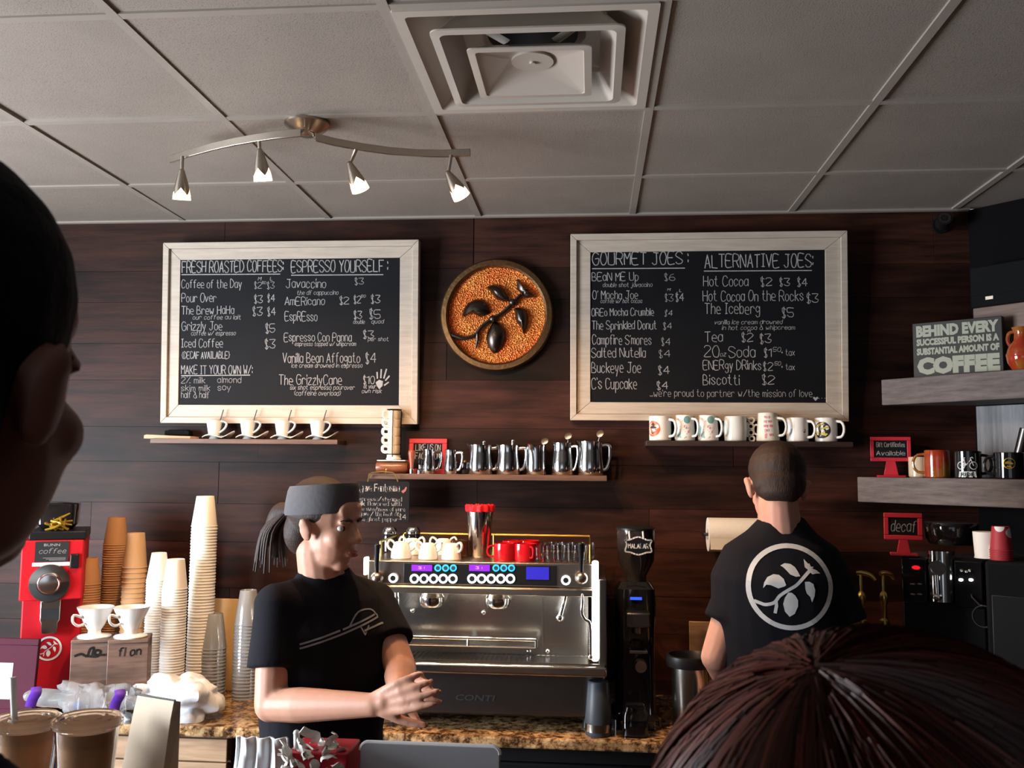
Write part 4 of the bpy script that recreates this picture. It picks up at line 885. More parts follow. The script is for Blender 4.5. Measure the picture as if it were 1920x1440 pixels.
for i, (r, z) in enumerate(((.044, hh-.004), (.049, hh), (.049, hh+.018), (.046, hh+.022), (.02, hh+.016))):
    for k in range(n): q = 1+(.05*math.sin(k*2*math.pi/5)+.03*rr.uniform(-1, 1)) if i < 4 else 1; vs.append((r*q*math.cos(2*math.pi*k/n), r*q*math.sin(2*math.pi*k/n), z+(.003*rr.uniform(-1, 1) if i > 1 else 0)))
b.add(vs, [(i*n+k, i*n+(k+1) % n, (i+1)*n+(k+1) % n, (i+1)*n+k) for i in range(4) for k in range(n)]+[tuple(range(4*n, 5*n))]); b.build('crinkled_top', 'red', g)
for i, (px, Y, l, rz) in enumerate(((948, 3.12, 'red mug at the left front of the red group on the machine', 195), (984, 3.12, 'red mug at the right front of the red group on the machine', -60), (963, 3.24, 'red mug at the left rear of the red group on the machine', 100), (991, 3.25, 'red mug at the right rear of the red group on the machine', 60))):
    if i == 0:
        g = thing('red_mug', 'x', 'mug', (topx(px, Y), Y, ZT)); b = MB(); r, h = .040, .056; b.lathe([(0, .002), (r*.95, 0), (r, .004), (r*.99, h), (r*.95, h), (r*.94, .008), (0, .006)], None, 32); b.build('cup_body', 'redmug', g)
        b = MB(); handle_c(b, r, .012, .048, .018, .0032); b.build('handle', 'redmug', g); rm = g
    else: g = dup(rm, (topx(px, Y), Y, ZT))
    g.rotation_euler = (0, 0, R(rz)); tag(g, l, 'mug', 'red mugs on the machine')
b = MB(); b.lathe([(0, .001), (.0165, 0), (.018, .003), (.0215, .052), (.0200, .052), (.0165, .008), (0, .007)], None, 20); sg = b.build('shot_glass', 'glass')
k = 0
for row, (Y, z) in enumerate(((3.10, 0), (3.165, 0), (3.23, 0))):
    for j in range(5):
        o = sg if k == 0 else dup(sg, (0, 0, 0)); k += 1; o.location = (topx(1012+20*j, 3.10)+.012*row, Y, ZT)
        tag(o, 'clear shot glass in the cluster beside the red mugs, %s row, %s' % (['front', 'middle', 'rear'][row], ['first beside the mugs', 'second from the mugs', 'third from the mugs', 'fourth from the mugs', 'at the lever end'][j]), 'glass', 'shot glasses on the machine')

# ------------------------------------------------------------------ right of the machine: grinder, knock box, tumbler, jars
Y = 3.22; gx = at(1190, 1150, Y).x; g = thing('coffee_grinder', 'tall black coffee grinder with a Malabar plaque on its hopper, beside the espresso machine', 'coffee grinder', (gx, Y, CT))
zz = lambda py, Y_=Y: at(1190, py, Y_).z-CT
b = MB(); b.loft([(0, 0, 0, .085, .12), (0, 0, .03, .085, .12), (0, .02, .04, .07, .10), (0, .03, zz(1210), .066, .09), (0, .02, zz(1130), .07, .10), (0, .02, zz(1100), .066, .095), (0, .02, zz(1088), .05, .07)], None, 32, 5); b.build('body', 'blackgloss', g)
b = MB(); z0, z1 = zz(1090), zz(990); b.lathe([(0, z0), (.034, z0), (.036, z0+.02), (.062, z0+.07), (.066, z1-.006), (.063, z1-.006), (0, z1-.05)], T(.006, .02, 0), 40); b.build('hopper', mat('smoky_hopper', (.035, .03, .03), .06, trans=.2, var=.1), g)
b = MB(); b.lathe([(0, z1-.006), (.068, z1-.006), (.068, z1), (.05, z1+.006), (0, z1+.006)], T(.006, .02, 0), 40); b.build('hopper_lid', 'black', g)
b = MB(); pz = zz(1021); q = [(-.046, .020), (-.030, .022), (0, .032), (.030, .022), (.046, .020), (.041, .004), (.046, -.018), (.028, -.022), (0, -.030), (-.028, -.022), (-.046, -.018), (-.041, .004)]; q = smooth(q+[q[0]], 3)[:-1]
b.prism([(x*1.0+.01, z+pz) for x, z in q], -.062, -.056); pl = b.build('plaque', 'slate', g)
b = MB(); f = lambda u, v: (u+.01, -.0626, v+pz)
for (a, c), (d, h) in zip(q, q[1:]+[q[0]]): line(b, [(a*.95, c*.95), (d*.95, h*.95)], .005, f)
write(b, 'MALABAR', -.033, .033, -.007, .014, .0022, f); b.build('plaque_lettering', 'whiteprint', pl)
b = MB()
for s in (-.018, .028): b.tube([(s, -.055, pz+.02), (s-.002, -.05, pz+.045), (s, -.03, pz+.05)], .003, 6)
b.build('plaque_cord', 'ivory', pl)
b = MB(); b.box(-.018, .02, -.085, -.07, zz(1116)-.004, zz(1116)+.004); b.build('display', 'ledblue', g)
b = MB(); b.box(-.035, .045, -.13, -.06, zz(1165), zz(1138)); b.cyl(.02, 0, .05, T(.005, -.10, zz(1178)), 20); b.build('spout', 'darksteel', g, bev=.006)
b = MB(); b.tube([(-.02, -.12, zz(1205)), (-.02, -.16, zz(1205)), (.03, -.16, zz(1205)), (.03, -.12, zz(1205))], .006, 8); b.build('portafilter_fork', 'chrome', g)
b = MB(); b.lathe([(0, .05), (.018, .05), (.02, .045), (.02, .0), (0, 0)], T(.014, -.075, zz(1236)) @ RX(R(90)), 24); b.build('knob', 'nickel', g)
Y = 3.10; x = at(1294, 1260, Y).x; z1 = at(1294, 1228, Y).z-CT; g = thing('knock_box', 'round steel knock box with a wide black rubber rim on the worktop', 'knock box', (x, Y, CT))
b = MB(); b.lathe([(0, 0), (.055, 0), (.058, .006), (.060, z1-.03), (.056, z1-.03), (.054, .01), (0, .008)], None, 40); b.build('can', 'steel', g)
b = MB(); b.lathe([(.054, z1-.036), (.074, z1-.034), (.079, z1-.012), (.077, z1), (.068, z1+.002), (.060, z1-.012), (.054, z1-.036)], None, 40); b.build('rubber_rim', 'black', g)
p = pitcher((at(1292, 1310, 3.02).x, 3.03, CT), R(30), .03, .028, .06); tag(p, 'small shiny steel pitcher in front of the knock box', 'pitcher')
Y = 3.045; x = at(1122, 1340, Y).x; h = at(1122, 1276, Y).z-CT; g = thing('travel_tumbler', 'dark tapered tumbler with a silver band at the front edge of the worktop', 'tumbler', (x, Y, CT))
b = MB(); b.lathe([(0, 0), (.040, 0), (.042, .004), (.042, .014), (0, .014)], None, 36); b.lathe([(0, .038), (.0425, .038), (.043, .045), (.034, h-.006), (.030, h), (0, h)], None, 36); b.build('cup_body', 'bluegrey', g)
b = MB(); b.cyl(.0428, .014, .038, None, 36); b.build('band', 'steel', g)
Y = 3.05; x = at(1191, 1340, Y).x; h = .095; g = thing('glass_jar', 'square clear glass jar with a dark filling right of the tumbler', 'jar', (x, Y, CT))
b = MB(); b.loft([(0, 0, 0, .040, .036), (0, 0, .07, .040, .036), (0, 0, .082, .032, .03), (0, 0, h, .032, .03)], None, 28, 5); b.build('jar', 'glass', g)
b = MB(); b.loft([(0, 0, .005, .036, .032), (0, 0, .032, .036, .032)], None, 28, 5); b.build('filling', 'blackgloss', g)

# ------------------------------------------------------------------ left end: bag grinder, cup stacks, drippers
Y = 3.11; x = at(95, 1130, Y).x; g = thing('bulk_coffee_grinder', 'red bulk coffee grinder with a chrome dial and white branch emblem on the worktop', 'coffee grinder', (x, Y, CT), R(26))
zz = lambda py, Y_=Y: at(93, py, Y_).z-CT; hw_ = .098; za, zc, ze = zz(1012), zz(1124), zz(1252)
b = MB(); b.box(-hw_, hw_, -.02, .26, zc, za); b.box(-hw_+.002, hw_-.004, .06, .26, .05, zc+.001); b.build('housing', 'red', g, bev=.005)
b = MB(); b.box(-hw_+.004, hw_-.008, -.03, .26, 0, .05); b.build('base', 'black', g, bev=.006)
b = MB(); b.box(-hw_+.02, hw_+.004, -.012, .25, za, za+.03); b.build('top_plate', 'black', g, bev=.004)
b = MB(); b.loft([(.0, .14, za+.03, .05, .06), (.0, .14, za+.05, .066, .08), (.0, .14, za+.12, .07, .085), (.0, .14, za+.124, .066, .08)], None, 28, 6); b.build('hopper', 'blackgloss', g)
b = MB(); b.box(-.055, .05, -.0225, -.019, zz(1052), zz(1014)); o = b.build('name_plate', 'print', g)
b = MB(); f = lambda u, v: (u, -.023, v); block(b, 'BUNN', -.028, zz(1023), .050, .009, f, .01); write(b, 'coffee', -.042, .04, zz(1036), .016, .0018, f, .2)
for k in range(3): b.box(-.03+.01*k, .042, -.0232, -.0225, zz(1045)-.004*k, zz(1045)-.004*k+.0012)
b.build('plate_lettering', 'greyprint', o, smooth=False)
b = MB(); b.box(-.062, .058, -.0225, -.018, zz(1060), zz(1053)); b.build('white_strip', 'white', g)
b = MB(); b.box(.056, .085, -.034, -.018, zz(1065), zz(1038)); b.build('switch', 'black', g, bev=.004)
u, v = -.005, zz(1092); Mx = T(u, -.02, v) @ RX(R(90)); b = MB(); b.lathe([(0, .012), (.030, .012), (.064, .006), (.066, .0), (0, 0)], Mx, 48); dl = b.build('dial', 'steel', g)
b = MB(); b.lathe([(.040, .0125), (.062, .0085), (.0625, .0075), (.040, .0105)], Mx, 40, math.pi*1.0, math.pi*2.02); b.build('dial_scale', 'print', dl)
b = MB(); b.lathe([(0, .035), (.030, .033), (.036, .026), (.038, .011), (0, .011)], Mx, 40); b.build('dial_knob', 'chrome', dl)
b = MB(); b.prism([(-.034, zz(1124)), (.030, zz(1124)), (.030, zz(1165)), (.024, zz(1170)), (.022, zz(1190)), (-.026, zz(1190)), (-.030, zz(1170)), (-.034, zz(1165))], .02, .065); b.build('chute', 'steel', g, bev=.003)
b = MB(); b.box(-.028, .024, .0185, .0195, zz(1163), zz(1143)); b.build('chute_label', 'print', g)
u, v = -.004, at(88, 1216, Y+.05).z-CT; b = MB(); emblem(b, lambda p, q: (u+.042*p, .0585, v+.042*q), 0, .84); b.build('emblem', 'whiteprint', g, smooth=False)
b = MB(); rr = random.Random(9)
for k in range(9): b.tube(sm3([(rr.uniform(-.03, .05), .03+rr.uniform(-.03, .03), za+.034), (rr.uniform(-.03, .05), .03+rr.uniform(-.04, .02), za+.048+rr.uniform(0, .012)), (rr.uniform(-.03, .06), .03, za+.048+rr.uniform(-.006, .03))]), .004, 6)
b.tube([(-.01, .03, za+.036), (-.005, .03, za+.062), (.045, .03, za+.09)], [.004, .007, .003], 6); tag(b.build('gold_bow', 'goldleaf', None, (x, Y, CT), rot=(0, 0, R(26))), 'crumpled gold ribbon bow lying on top of the red grinder', 'bow')

def stack(nm, px, pyt, Y, hc, sp, r0, r1, m, lab_, cat='cup', bm='kraft', rp=None):
    x = at(px, 1100, Y).x; H = at(px, pyt, Y).z-CT; n = max(1, int(round((H-hc)/sp))+1); sp = (H-hc)/max(1, n-1)
    b = MB(); t = .0005; b.lathe([(r1-.0014, .0), (r1+.0016, .0008), (r1+.0018, .003), (r1, .0045), (r0, hc-.001), (r0-.001, hc), (r0-.0025, hc-.0003), (r0-.003, hc-.006), (0, hc-.006)], None, 32)
    if m != 'plasticclear': pass
    o = b.build(nm, m)
    for i in range(n):
        c = o if i == 0 else dup(o, (0, 0, 0)); c.location = (x+random.uniform(-.0006, .0006), Y+random.uniform(-.0006, .0006), CT+i*sp)
        l = ('topmost cup of the ' if i == n-1 else 'bottom cup of the ' if i == 0 else 'cup nested in the ')+lab_; tag(c, l, cat, 'cups of the '+lab_)
stack('paper_cup', 166, 1046, 3.30, .096, .0088, .028, .041, 'kraft', 'short brown stack beside the red grinder', rp=1)
stack('paper_cup', 213, 970, 3.42, .104, .0088, .031, .0435, 'kraft', 'tall brown stack')
stack('paper_cup', 251, 999, 3.32, .126, .0180, .0305, .0425, 'kraftpale', 'light brown stack of larger cups')
stack('paper_cup', 296, 1036, 3.30, .100, .0095, .026, .040, 'paper', 'white stack beside the brown cups')
stack('paper_cup', 328, 1048, 3.22, .105, .0095, .030, .042, 'paper', 'front white stack')
stack('paper_cup', 379, 930, 3.34, .112, .0108, .0315, .0455, 'paper', 'tallest white stack')
stack('clear_cup', 404, 1150, 3.34, .125, .0120, .030, .046, 'plasticclear', 'short clear plastic stack')
stack('clear_cup', 466, 1106, 3.36, .125, .0120, .030, .046, 'plasticclear', 'tall clear plastic stack beside the barista')
b = MB(); w = at(452, 1150, 3.45).x-at(390, 1150, 3.45).x; h = at(420, 1124, 3.45).z-CT; b.box(-w/2, w/2, 0, .012, 0, h, RX(R(-6))); tag(b.build('tan_tray', 'tan', None, (at(421, 1150, 3.45).x, 3.45, CT), bev=.004), 'tan tray leaning on the wall behind the clear plastic cups', 'tray')
for i, (px, pb, l) in enumerate(((171, 1, 'left'), (240, 0, 'right'))):
    Y = 3.06; x = at(px, 1220, Y).x; zt_ = at(px, 1199, Y).z-CT; w = .064
    g = thing('dripper_stand', '%s of two brown wooden dripper stands with dark branded fronts, before the brown cups' % ('leftmost' if i == 0 else 'rightmost'), 'stand', (x, Y, CT), R(20), 'dripper stands')
    b = MB(); b.box(-w, w, 0, .012, 0, zt_-.012); b.box(-w, w, .10, .112, 0, zt_-.012); b.box(-w, w, -.004, .116, zt_-.012, zt_); b.build('box', 'boxwood', g, bev=.002)
    b = MB(); f = lambda u, v: (u, -.0006, v); zc = at(px, 1222, Y).z-CT
    if i == 0:
        for q in ([(-.05, -.012), (-.03, -.006), (-.012, -.014), (-.004, .008), (.008, .012), (.004, -.01)], [(-.01, -.014), (.02, -.016), (.03, .0), (.016, .004), (.014, -.01), (.046, -.012)]): line(b, smooth([(u, v+zc) for u, v in q], 5), .008, f)
    else: write(b, 'fl on', -.03, .04, zc-.012, .026, .005, f, .1)
    b.build('brand_mark', 'print', g, smooth=False)
    d = thing('coffee_dripper', 'white cone coffee dripper with a round foot on the %s wooden stand' % ('leftmost' if i == 0 else 'rightmost'), 'dripper', (x-.017, Y+.047, CT+zt_), R(20), 'white coffee drippers')
    k = .86; b = MB(); b.lathe([(.012, .0), (.062*k, .0), (.064*k, .004), (.060*k, .007), (.022, .012), (.020, .022), (.030, .038), (.068*k, .098), (.070*k, .102), (.066*k, .102), (.027, .040), (.012, .024), (.012, 0)], None, 40); b.build('cone', 'white', d)
    b = MB(); b.tube(sm3([(.045, 0, .07), (.078, 0, .082), (.08, 0, .06), (.06, 0, .045), (.035, 0, .05)]), .0045, 8); b.bm.transform(RZ(R(-140))); b.build('handle', 'white', d)

# loose things on the left end of the worktop
def crumple(mb, c, rad, seed, amp, M_='ell', fr=6.):
    mb.ell(c, rad, None, 40, 26)
    for v in mb.bm.verts:
        p = Vector((v.co.x*fr+seed, v.co.y*fr, v.co.z*fr)); k = abs(noise.noise(p))+.5*abs(noise.noise(p*2.3)); d = (v.co-Vector(c)); v.co += d*(amp*(k-.45)*2)
        v.co.z = max(v.co.z, .001)
x = at(338, 1300, 3.06).x; b = MB(); crumple(b, (0, 0, .070), (.15, .085, .08), 3.1, .34, fr=9); b.tube(sm3([(-.10, 0, .075), (-.15, -.01, .09), (-.175, -.01, .06)]), [.03, .022, .012], 10)
g = tag(b.build('plastic_bag', 'bagwhite', None, (x, 3.065, CT), ang=50), 'crumpled white plastic bag lying on the worktop beside the kraft bag', 'bag')
x = at(355, 1330, 2.99).x; b = MB(); 
o = MB(); f = lambda u, v: (u, -.106, v); o.add([(-.012, -.100, .028), (.030, -.092, .034), (.030, -.094, .046), (-.010, -.101, .044)], [(0, 1, 2, 3)]); q = o.build('printed_band', 'print', g); b.bm.free()
x = at(178, 1255, 3.0).x; b = MB(); crumple(b, (0, 0, .075), (.19, .04, .05), 8.4, .5, fr=10); c_ = tag(b.build('film_bundle', 'film', None, (x, 3.0, CT+.0), ang=60), 'clear crinkled plastic film bundle with purple ties on the left worktop', 'plastic film')
for dx, l in ((-.172, 'l'), (.112, 'r')):
    b = MB(); b.tube(sm3([(dx, -.046, .115), (dx+.008, -.058, .10), (dx-.004, -.056, .08), (dx-.010, -.058, .055)]), .009, 6, flat=(1.8, .4)); b.build('purple_tie', 'purple', c_)
for i, (px, py, r, l) in enumerate(((157, 1338, .024, 'leftmost clear glass bottle by the film bundle'), (205, 1335, .026, 'middle clear glass bottle by the film bundle'), (244, 1338, .024, 'rightmost clear glass bottle beside the kraft bag'))):
    b = MB(); Y = 2.925; r *= .95; Y = 3.005; b.lathe([(0, .003), (r, 0), (r*1.05, .006), (r*1.05, .075), (r*.75, .095), (r*.8, .115), (r*.74, .115), (r*.68, .095), (r*.98, .074), (r*.98, .010), (0, .008)], None, 24); tag(b.build('glass_bottle', 'glass', None, (at(px, 1310, Y).x, Y-.0, CT)), l, 'bottle', 'glass bottles on the left worktop')
b = MB(); b.box(-.008, .008, -.02, .02, 0, .05); tag(b.build('blue_box', 'bluelabel', None, (at(146, 1300, 3.03).x, 3.05, CT), bev=.002), 'small blue box behind the leftmost glass bottle', 'box')
b = MB(); crumple(b, (0, 0, .016), (.05, .02, .016), 1.2, .5, fr=30); tag(b.build('napkin', 'cloth', None, (at(235, 1350, 3.0).x, 3.005+.0, CT)), 'crumpled white napkin at the worktop edge behind the kraft bag', 'napkin')
b = MB(); w = .10; h = at(40, 1205, 2.95).z-CT; e = thing('framed_sign', 'dark maroon framed sign standing at the far left end of the worktop', 'sign', (at(8, 1250, 2.995).x, 3.0, CT), rot=(R(-5), 0, 0))
for r in ((-w, w, 0, .03), (-w, w, h-.022, h), (-w, -w+.022, .03, h-.022), (w-.022, w, .03, h-.022)): b.box(r[0], r[1], 0, .014, r[2], r[3])
b.build('frame', 'maroon', e, bev=.002); b = MB(); b.box(-w+.02, w-.02, .004, .012, .028, h-.02); b.build('panel', 'maroon', e, smooth=False); b = MB(); b.box(-w+.03, w-.083, .0028, .004, .06, h-.08); b.build('card', 'greyprint', e, smooth=False)
# ------------------------------------------------------------------ angled right side: shelves and what stands on them
def plane(px, py, Y, rz, z=None):                                       # a vertical plane through a seen point, turned by rz
    o = at(px, py, Y)
    if z is not None: o.z = z
    xd, yd = Vector((math.cos(rz), math.sin(rz), 0)), Vector((-math.sin(rz), math.cos(rz), 0))
    def f(qx, qy, y=0.): w = atp(qx, qy, o+yd*y, yd)-o; return w.dot(xd), w.z
    return o, f
RA = math.atan2(DE.y, DE.x)
def side_shelf(label, px, pt, pb):
    A = at(px, pt, YW-.004); zt_, zb_ = A.z, at(px, pb, YW-.004).z; o = Vector((A.x, A.y, zt_)); w = C0-o; dx, d = w.dot(DE), w.dot(-DN); h = zt_-zb_
    b = MB(); P_ = [(0, 0), (2.0, 0), (2.0, d-.003), (dx+.003, d-.003)]; b.add([(x, y, -h) for x, y in P_]+[(x, y, 0) for x, y in P_], [(3, 2, 1, 0), (4, 5, 6, 7)]+[(i, (i+1) % 4, 4+(i+1) % 4, 4+i) for i in range(4)])
    tag(b.build('side_shelf', 'greywood', None, o, (0, 0, RA), bev=.003, smooth=False), label, 'shelf'); return o, d
SU, du = side_shelf('thick weathered timber shelf high on the right, carrying the coffee quote sign', 1652, 712, 760)
SL, dl_ = side_shelf('thick weathered timber shelf on the right carrying mugs and a red sign', 1607, 894, 941)
def on(S_, px, py, d): return atp(px, py, S_-DN*d, DN)                  # seen point on the vertical plane d behind the shelf front
p0 = atp(1832, 765, C0+DN*.012, DN); p1 = atp(1836, 860, C0+DN*.012, DN); b = MB(); b.box(0, .42, -.010, .010, SL.z+.001, SU.z-.101); tag(b.build('wall_plank', 'greyplank', None, (p0.x, p0.y, 0), (0, 0, RA), bev=.002), 'upright grey weathered plank on the side wall between the two timber shelves', 'plank')
# quote sign
rz = R(-36); q = on(SU, 1713, 698, .03); o, f = plane(1713, 698, q.y, rz, SU.z+.0005); w = f(1880, 640)[0]; h = f(1712, 607)[1]
e = thing('quote_sign', 'dark box sign with pale block letters praising coffee, standing on the upper right shelf', 'sign', o, rz)
b = MB(); b.box(0, w, 0, .035, 0, h); b.build('panel', mat('sign_black', (.028, .026, .022), .6), e, bev=.002)
b = MB(); fn = lambda u, v: (u, -.0008, v)
for s, z0, z1, off in (('BEHIND EVERY', .735, .945, .06), ('SUCCESSFUL PERSON IS A', .575, .705, .06), ('SUBSTANTIAL AMOUNT OF', .405, .535, .06), ('COFFEE', .045, .365, .075)): block(b, s, w*.045, h*z0, w*.92, h*(z1-z0), fn, off)
b.build('lettering', 'signprint', e, smooth=False)
q = on(SU, 1826, 640, .15); o, f = plane(1826, 640, q.y, RA, SU.z+.0005); h = f(1826, 578)[1]; b = MB(); b.box(0, .34, 0, du-.16, 0, h); tag(b.build('wooden_crate', 'boxwood', None, o, (0, 0, RA), bev=.003), 'dark brown wooden crate standing on the upper right shelf behind the quote sign', 'crate')
e = thing('loudspeaker', 'black loudspeaker on top of the dark crate at the upper right', 'loudspeaker', o+Vector((0, 0, h+.0005)), RA); b = MB(); b.box(-.004, .34, -.006, du-.16, 0, .15); b.build('cabinet', 'matteblack', e, bev=.005)
u, v = f(1850, 563), f(1864, 555); b = MB(); b.box(u[0], v[0], -.009, -.006, u[1]-h, v[1]-h); b.build('metal_badge', 'nickel', e)
b = MB(); b.box(.0, .335, -.008, -.005, .012+.03, .145); b.build('grille', 'matteblack', e)
q = on(SU, 1917, 680, .06); e = thing('glazed_jug', 'amber brown glazed jug at the right edge of the upper shelf', 'jug', (q.x, q.y, SU.z)); b = MB(); b.lathe([(0, 0), (.030, 0), (.046, .03), (.050, .055), (.04, .085), (.024, .105), (.022, .13), (.030, .15), (.026, .15), (.018, .13), (.02, .105), (0, .09)], None, 32); b.build('jug_body', 'redpot', e); b = MB(); b.tube(sm3([(-.022, 0, .138), (-.045, 0, .135), (-.052, 0, .11), (-.040, 0, .085)]), .006, 8); b.bm.transform(RZ(R(-60))); b.build('handle', 'redpot', e)
# security camera
p = at(1775, 415, YW-.07); e = thing('security_camera', 'small round security camera with a ring of lights near the ceiling corner', 'camera', (p.x, YW-.001, p.z)); b = MB(); b.cyl(.03, 0, .012, RX(R(90)), 24); b.tube([(0, -.01, 0), (0, -.03, 0)], .012, 10); b.build('mount', 'matteblack', e)
Mx = T(0, -.03, 0) @ RX(R(78)) @ RY(R(-12)); b = MB(); b.cyl(.027, 0, .05, Mx, 28); b.build('housing', 'black', e)
b = MB(); b.lathe([(.012, .0505), (.022, .0505), (.022, .052), (.012, .052), (.012, .0505)], Mx, 28)
for k in range(10): b.ell((.017*math.cos(2*math.pi*k/10), .017*math.sin(2*math.pi*k/10), .052), (.003, .003, .0015), None, 8, 6) if 0 else b.cyl(.0032, .051, .053, Mx @ T(.0175*math.cos(2*math.pi*k/10), .0175*math.sin(2*math.pi*k/10), 0), 10)
b.build('light_ring', 'darksteel', e); b = MB(); b.cyl(.010, .05, .053, Mx, 20); b.build('lens', 'blackgloss', e)
# lower shelf things
def mugr(px, d, r, h, m, l, rz, hz=(.18, .86), r1=None, out=.026, hs=.005, hand=True):
    q = on(SL, px, 880, d); e = mug((q.x, q.y, SL.z), 0, r, h, m, r1, hand, hz, out, hs); e['label'] = l
    if hand: e.children[-1].rotation_euler = (0, 0, rz)
    return e
RF = R(-36)
q = on(SL, 1671, 885, .06); o, f = plane(1671, 888, q.y, R(-14), SL.z); w = f(1710, 850)[0]-f(1633, 850)[0]; zb_, zt_ = f(1671, 865)[1], f(1671, 819)[1]
framed_sign('table_sign', 'red pedestal chalk sign lettered Gift Certificates Available on the right lower shelf', (q.x, q.y, SL.z), w, zt_-zb_, .012, ['Gift Certificates', 'Available'], R(-14), (zb_, w*.7), 0, .014, .5)
mugr(1722, .11, .034, .075, 'cream', 'cream mug tucked between the red pedestal sign and the red glazed mug', R(120))
e = mugr(1757, .06, .042, .098, 'redpot', 'glossy red and amber glazed mug, left end of the mugs on the right lower shelf', R(185), out=.032)
for v in e.children[0].data.vertices:
    k = 1-.16*math.exp(-((v.co.z-.078)/.012)**2)+.05*math.exp(-((v.co.z-.045)/.02)**2); v.co.x *= k; v.co.y *= k
e = mugr(1815, .06, .044, .094, 'blackgloss', 'black mug with a white bicycle print on the right lower shelf', R(12)); f0 = wrap(.044, .0008); T_ = R(-24)
def f(u, v): x, y, z = f0(u, v); return Vector((x, y, z))
b = MB()
def circ(cx, cy, r): return [(cx+r*math.cos(2*math.pi*k/18), cy+r*math.sin(2*math.pi*k/18)) for k in range(19)]
for q in (circ(-.020, .044, .0125), circ(.020, .044, .0125), [(-.020, .044), (-.010, .064), (.012, .064), (-.004, .046), (-.010, .064)], [(-.020, .044), (-.004, .046)], [(.020, .044), (.010, .070), (.016, .073), (.019, .069)], [(-.012, .069), (-.010, .064)], [(-.017, .070), (-.007, .070)]): line(b, q, .0026, f)
fill(b, [(-.030, .004), (.030, .004), (.026, .024), (-.026, .024)], f, 2); e2 = b.build('bicycle_print', 'whiteprint', e); e2.rotation_euler = (0, 0, T_)
b = MB(); f1 = wrap(.044, .0014); block(b, 'RIDE', -.020, .008, .040, .012, f1, .02); b.build('word_print', 'print', e, smooth=False).rotation_euler = (0, 0, T_)
e = mugr(1893, .07, .048, .088, 'blackgloss', 'black mug with a round gold print, right end of the lower shelf', R(170)); b = MB(); f0 = wrap(.048, .0008); ring(b, .016, .0185, f0, 28, 0, .052); fill(b, [(-.012, .05), (.012, .049), (.012, .053), (0, .055), (-.004, .06), (-.012, .055)], f0, 1); fill(b, [(-.010, .040), (.008, .038), (.004, .044), (-.006, .045)], f0, 1); b.build('print', 'goldleaf', e).rotation_euler = (0, 0, T_)
q = on(SL, 1900, 880, .19); e = thing('steel_tube', 'steel tube leaning behind the black gold-print mug on the lower shelf', 'tube', (q.x, q.y, SL.z+.008)); b = MB(); b.tube([(0, 0, .0), (.045, .0, .165)], .017, 20); b.bm.transform(RZ(RA)); b.build('tube', 'darksteel', e)

# black brewer with a hopper under the lower shelf
rz = R(-30); o, f = plane(1765, 1180, 2.86, rz, CT); e = thing('coffee_brewer', 'black coffee brewer with a chrome column and dark hopper under the right lower shelf', 'coffee brewer', o, rz)
u0, u1, u2, u3 = f(1688, 1100)[0], f(1738, 1100)[0], f(1790, 1100)[0], f(1846, 1100)[0]; zt_ = f(1760, 1046)[1]
b = MB(); b.box(u0, u3, .02, .22, 0, zt_); b.box(u0, u3, -.10, .02, 0, .05); b.build('body', 'black', e, bev=.006)
b = MB(); b.box(u0+.004, u1, 0, .03, f(1700, 1130)[1], zt_-.004); b.box(u2, u3-.004, 0, .03, f(1700, 1130)[1], zt_-.004); b.build('front_panel', 'blackgloss', e, bev=.004)
uc = (u1+u2)/2; b = MB(); b.cyl((u2-u1)/2, f(1765, 1128)[1], zt_+.02, T(uc, .02, 0), 32); b.build('chrome_column', 'chrome', e)
b = MB(); z0, z1 = f(1780, 1024)[1], min(f(1780, 962)[1], SL.z-.13-CT); k = (u3-u1)*.5; b.lathe([(0, z0), (k*.8, z0), (k*.95, z0+.02), (k, z1-.01), (k*.96, z1), (0, z1)], T(uc+.018, .09, 0), 36); b.build('hopper', 'blackgloss', e)
def bit(name, m, px, py, w, h, y=-.004):
    u, v = f(px, py); b = MB(); b.ell((u, y, v), (w, .004, h)); b.build(name, m, e)
bit('red_lamp', 'ledred', 1718, 1064, .012, .006)
for y_ in (1095, 1114):
    for x_ in (1712, 1725): bit('button', 'nickel', x_, y_, .008, .003)
for x_ in (1802, 1821): bit('white_lamp', 'led', x_, 1087, .006, .004)
for x_, y_ in ((1803, 1069), (1812, 1071), (1819, 1069)): bit('button', 'chrome', x_, y_, .005, .004)
u, v = f(1756, 1066, -.03); Mx = T(u, -.02, v) @ RX(R(90)); b = MB(); b.lathe([(.017, 0), (.023, 0), (.023, .008), (.017, .008), (.017, 0)], Mx, 28); b.cyl(.017, 0, .004, Mx, 24); b.tube([(u, -.024, v-.02), (u+.002, -.03, v-.075)], [.008, .006], 10); b.ell((u, -.03, v-.082), (.014, .01, .010)); b.build('tap', 'chrome', e)
u, v = f(1845, 1156, -.02); b = MB(); b.tube([(u+.030*math.cos(a), -.02, v+.030*math.sin(a)) for a in [2*math.pi*k/28 for k in range(28)]], .003, 6, closed=True); b.tube([(u-.008, -.02, v+.028), (u-.03, -.012, v+.05), (u-.035, .01, v+.06)], .003, 6); b.build('hanging_ring', 'darksteel', e)
o2, f2 = plane(1697, 1038, 2.88, R(-14), CT+zt_+.0005); w = f2(1735, 1000)[0]-f2(1661, 1000)[0]; zb_, zh = f2(1697, 1014)[1], f2(1697, 963)[1]
p = at(1712, 1040, 2.90); framed_sign('table_sign', 'red pedestal chalk sign lettered decaf on top of the black brewer', (p.x-.02, p.y+.02, CT+zt_), w, zh-zb_, .012, ['decaf'], R(-14), (zb_, w*.7), 0, .014, .62, .2)
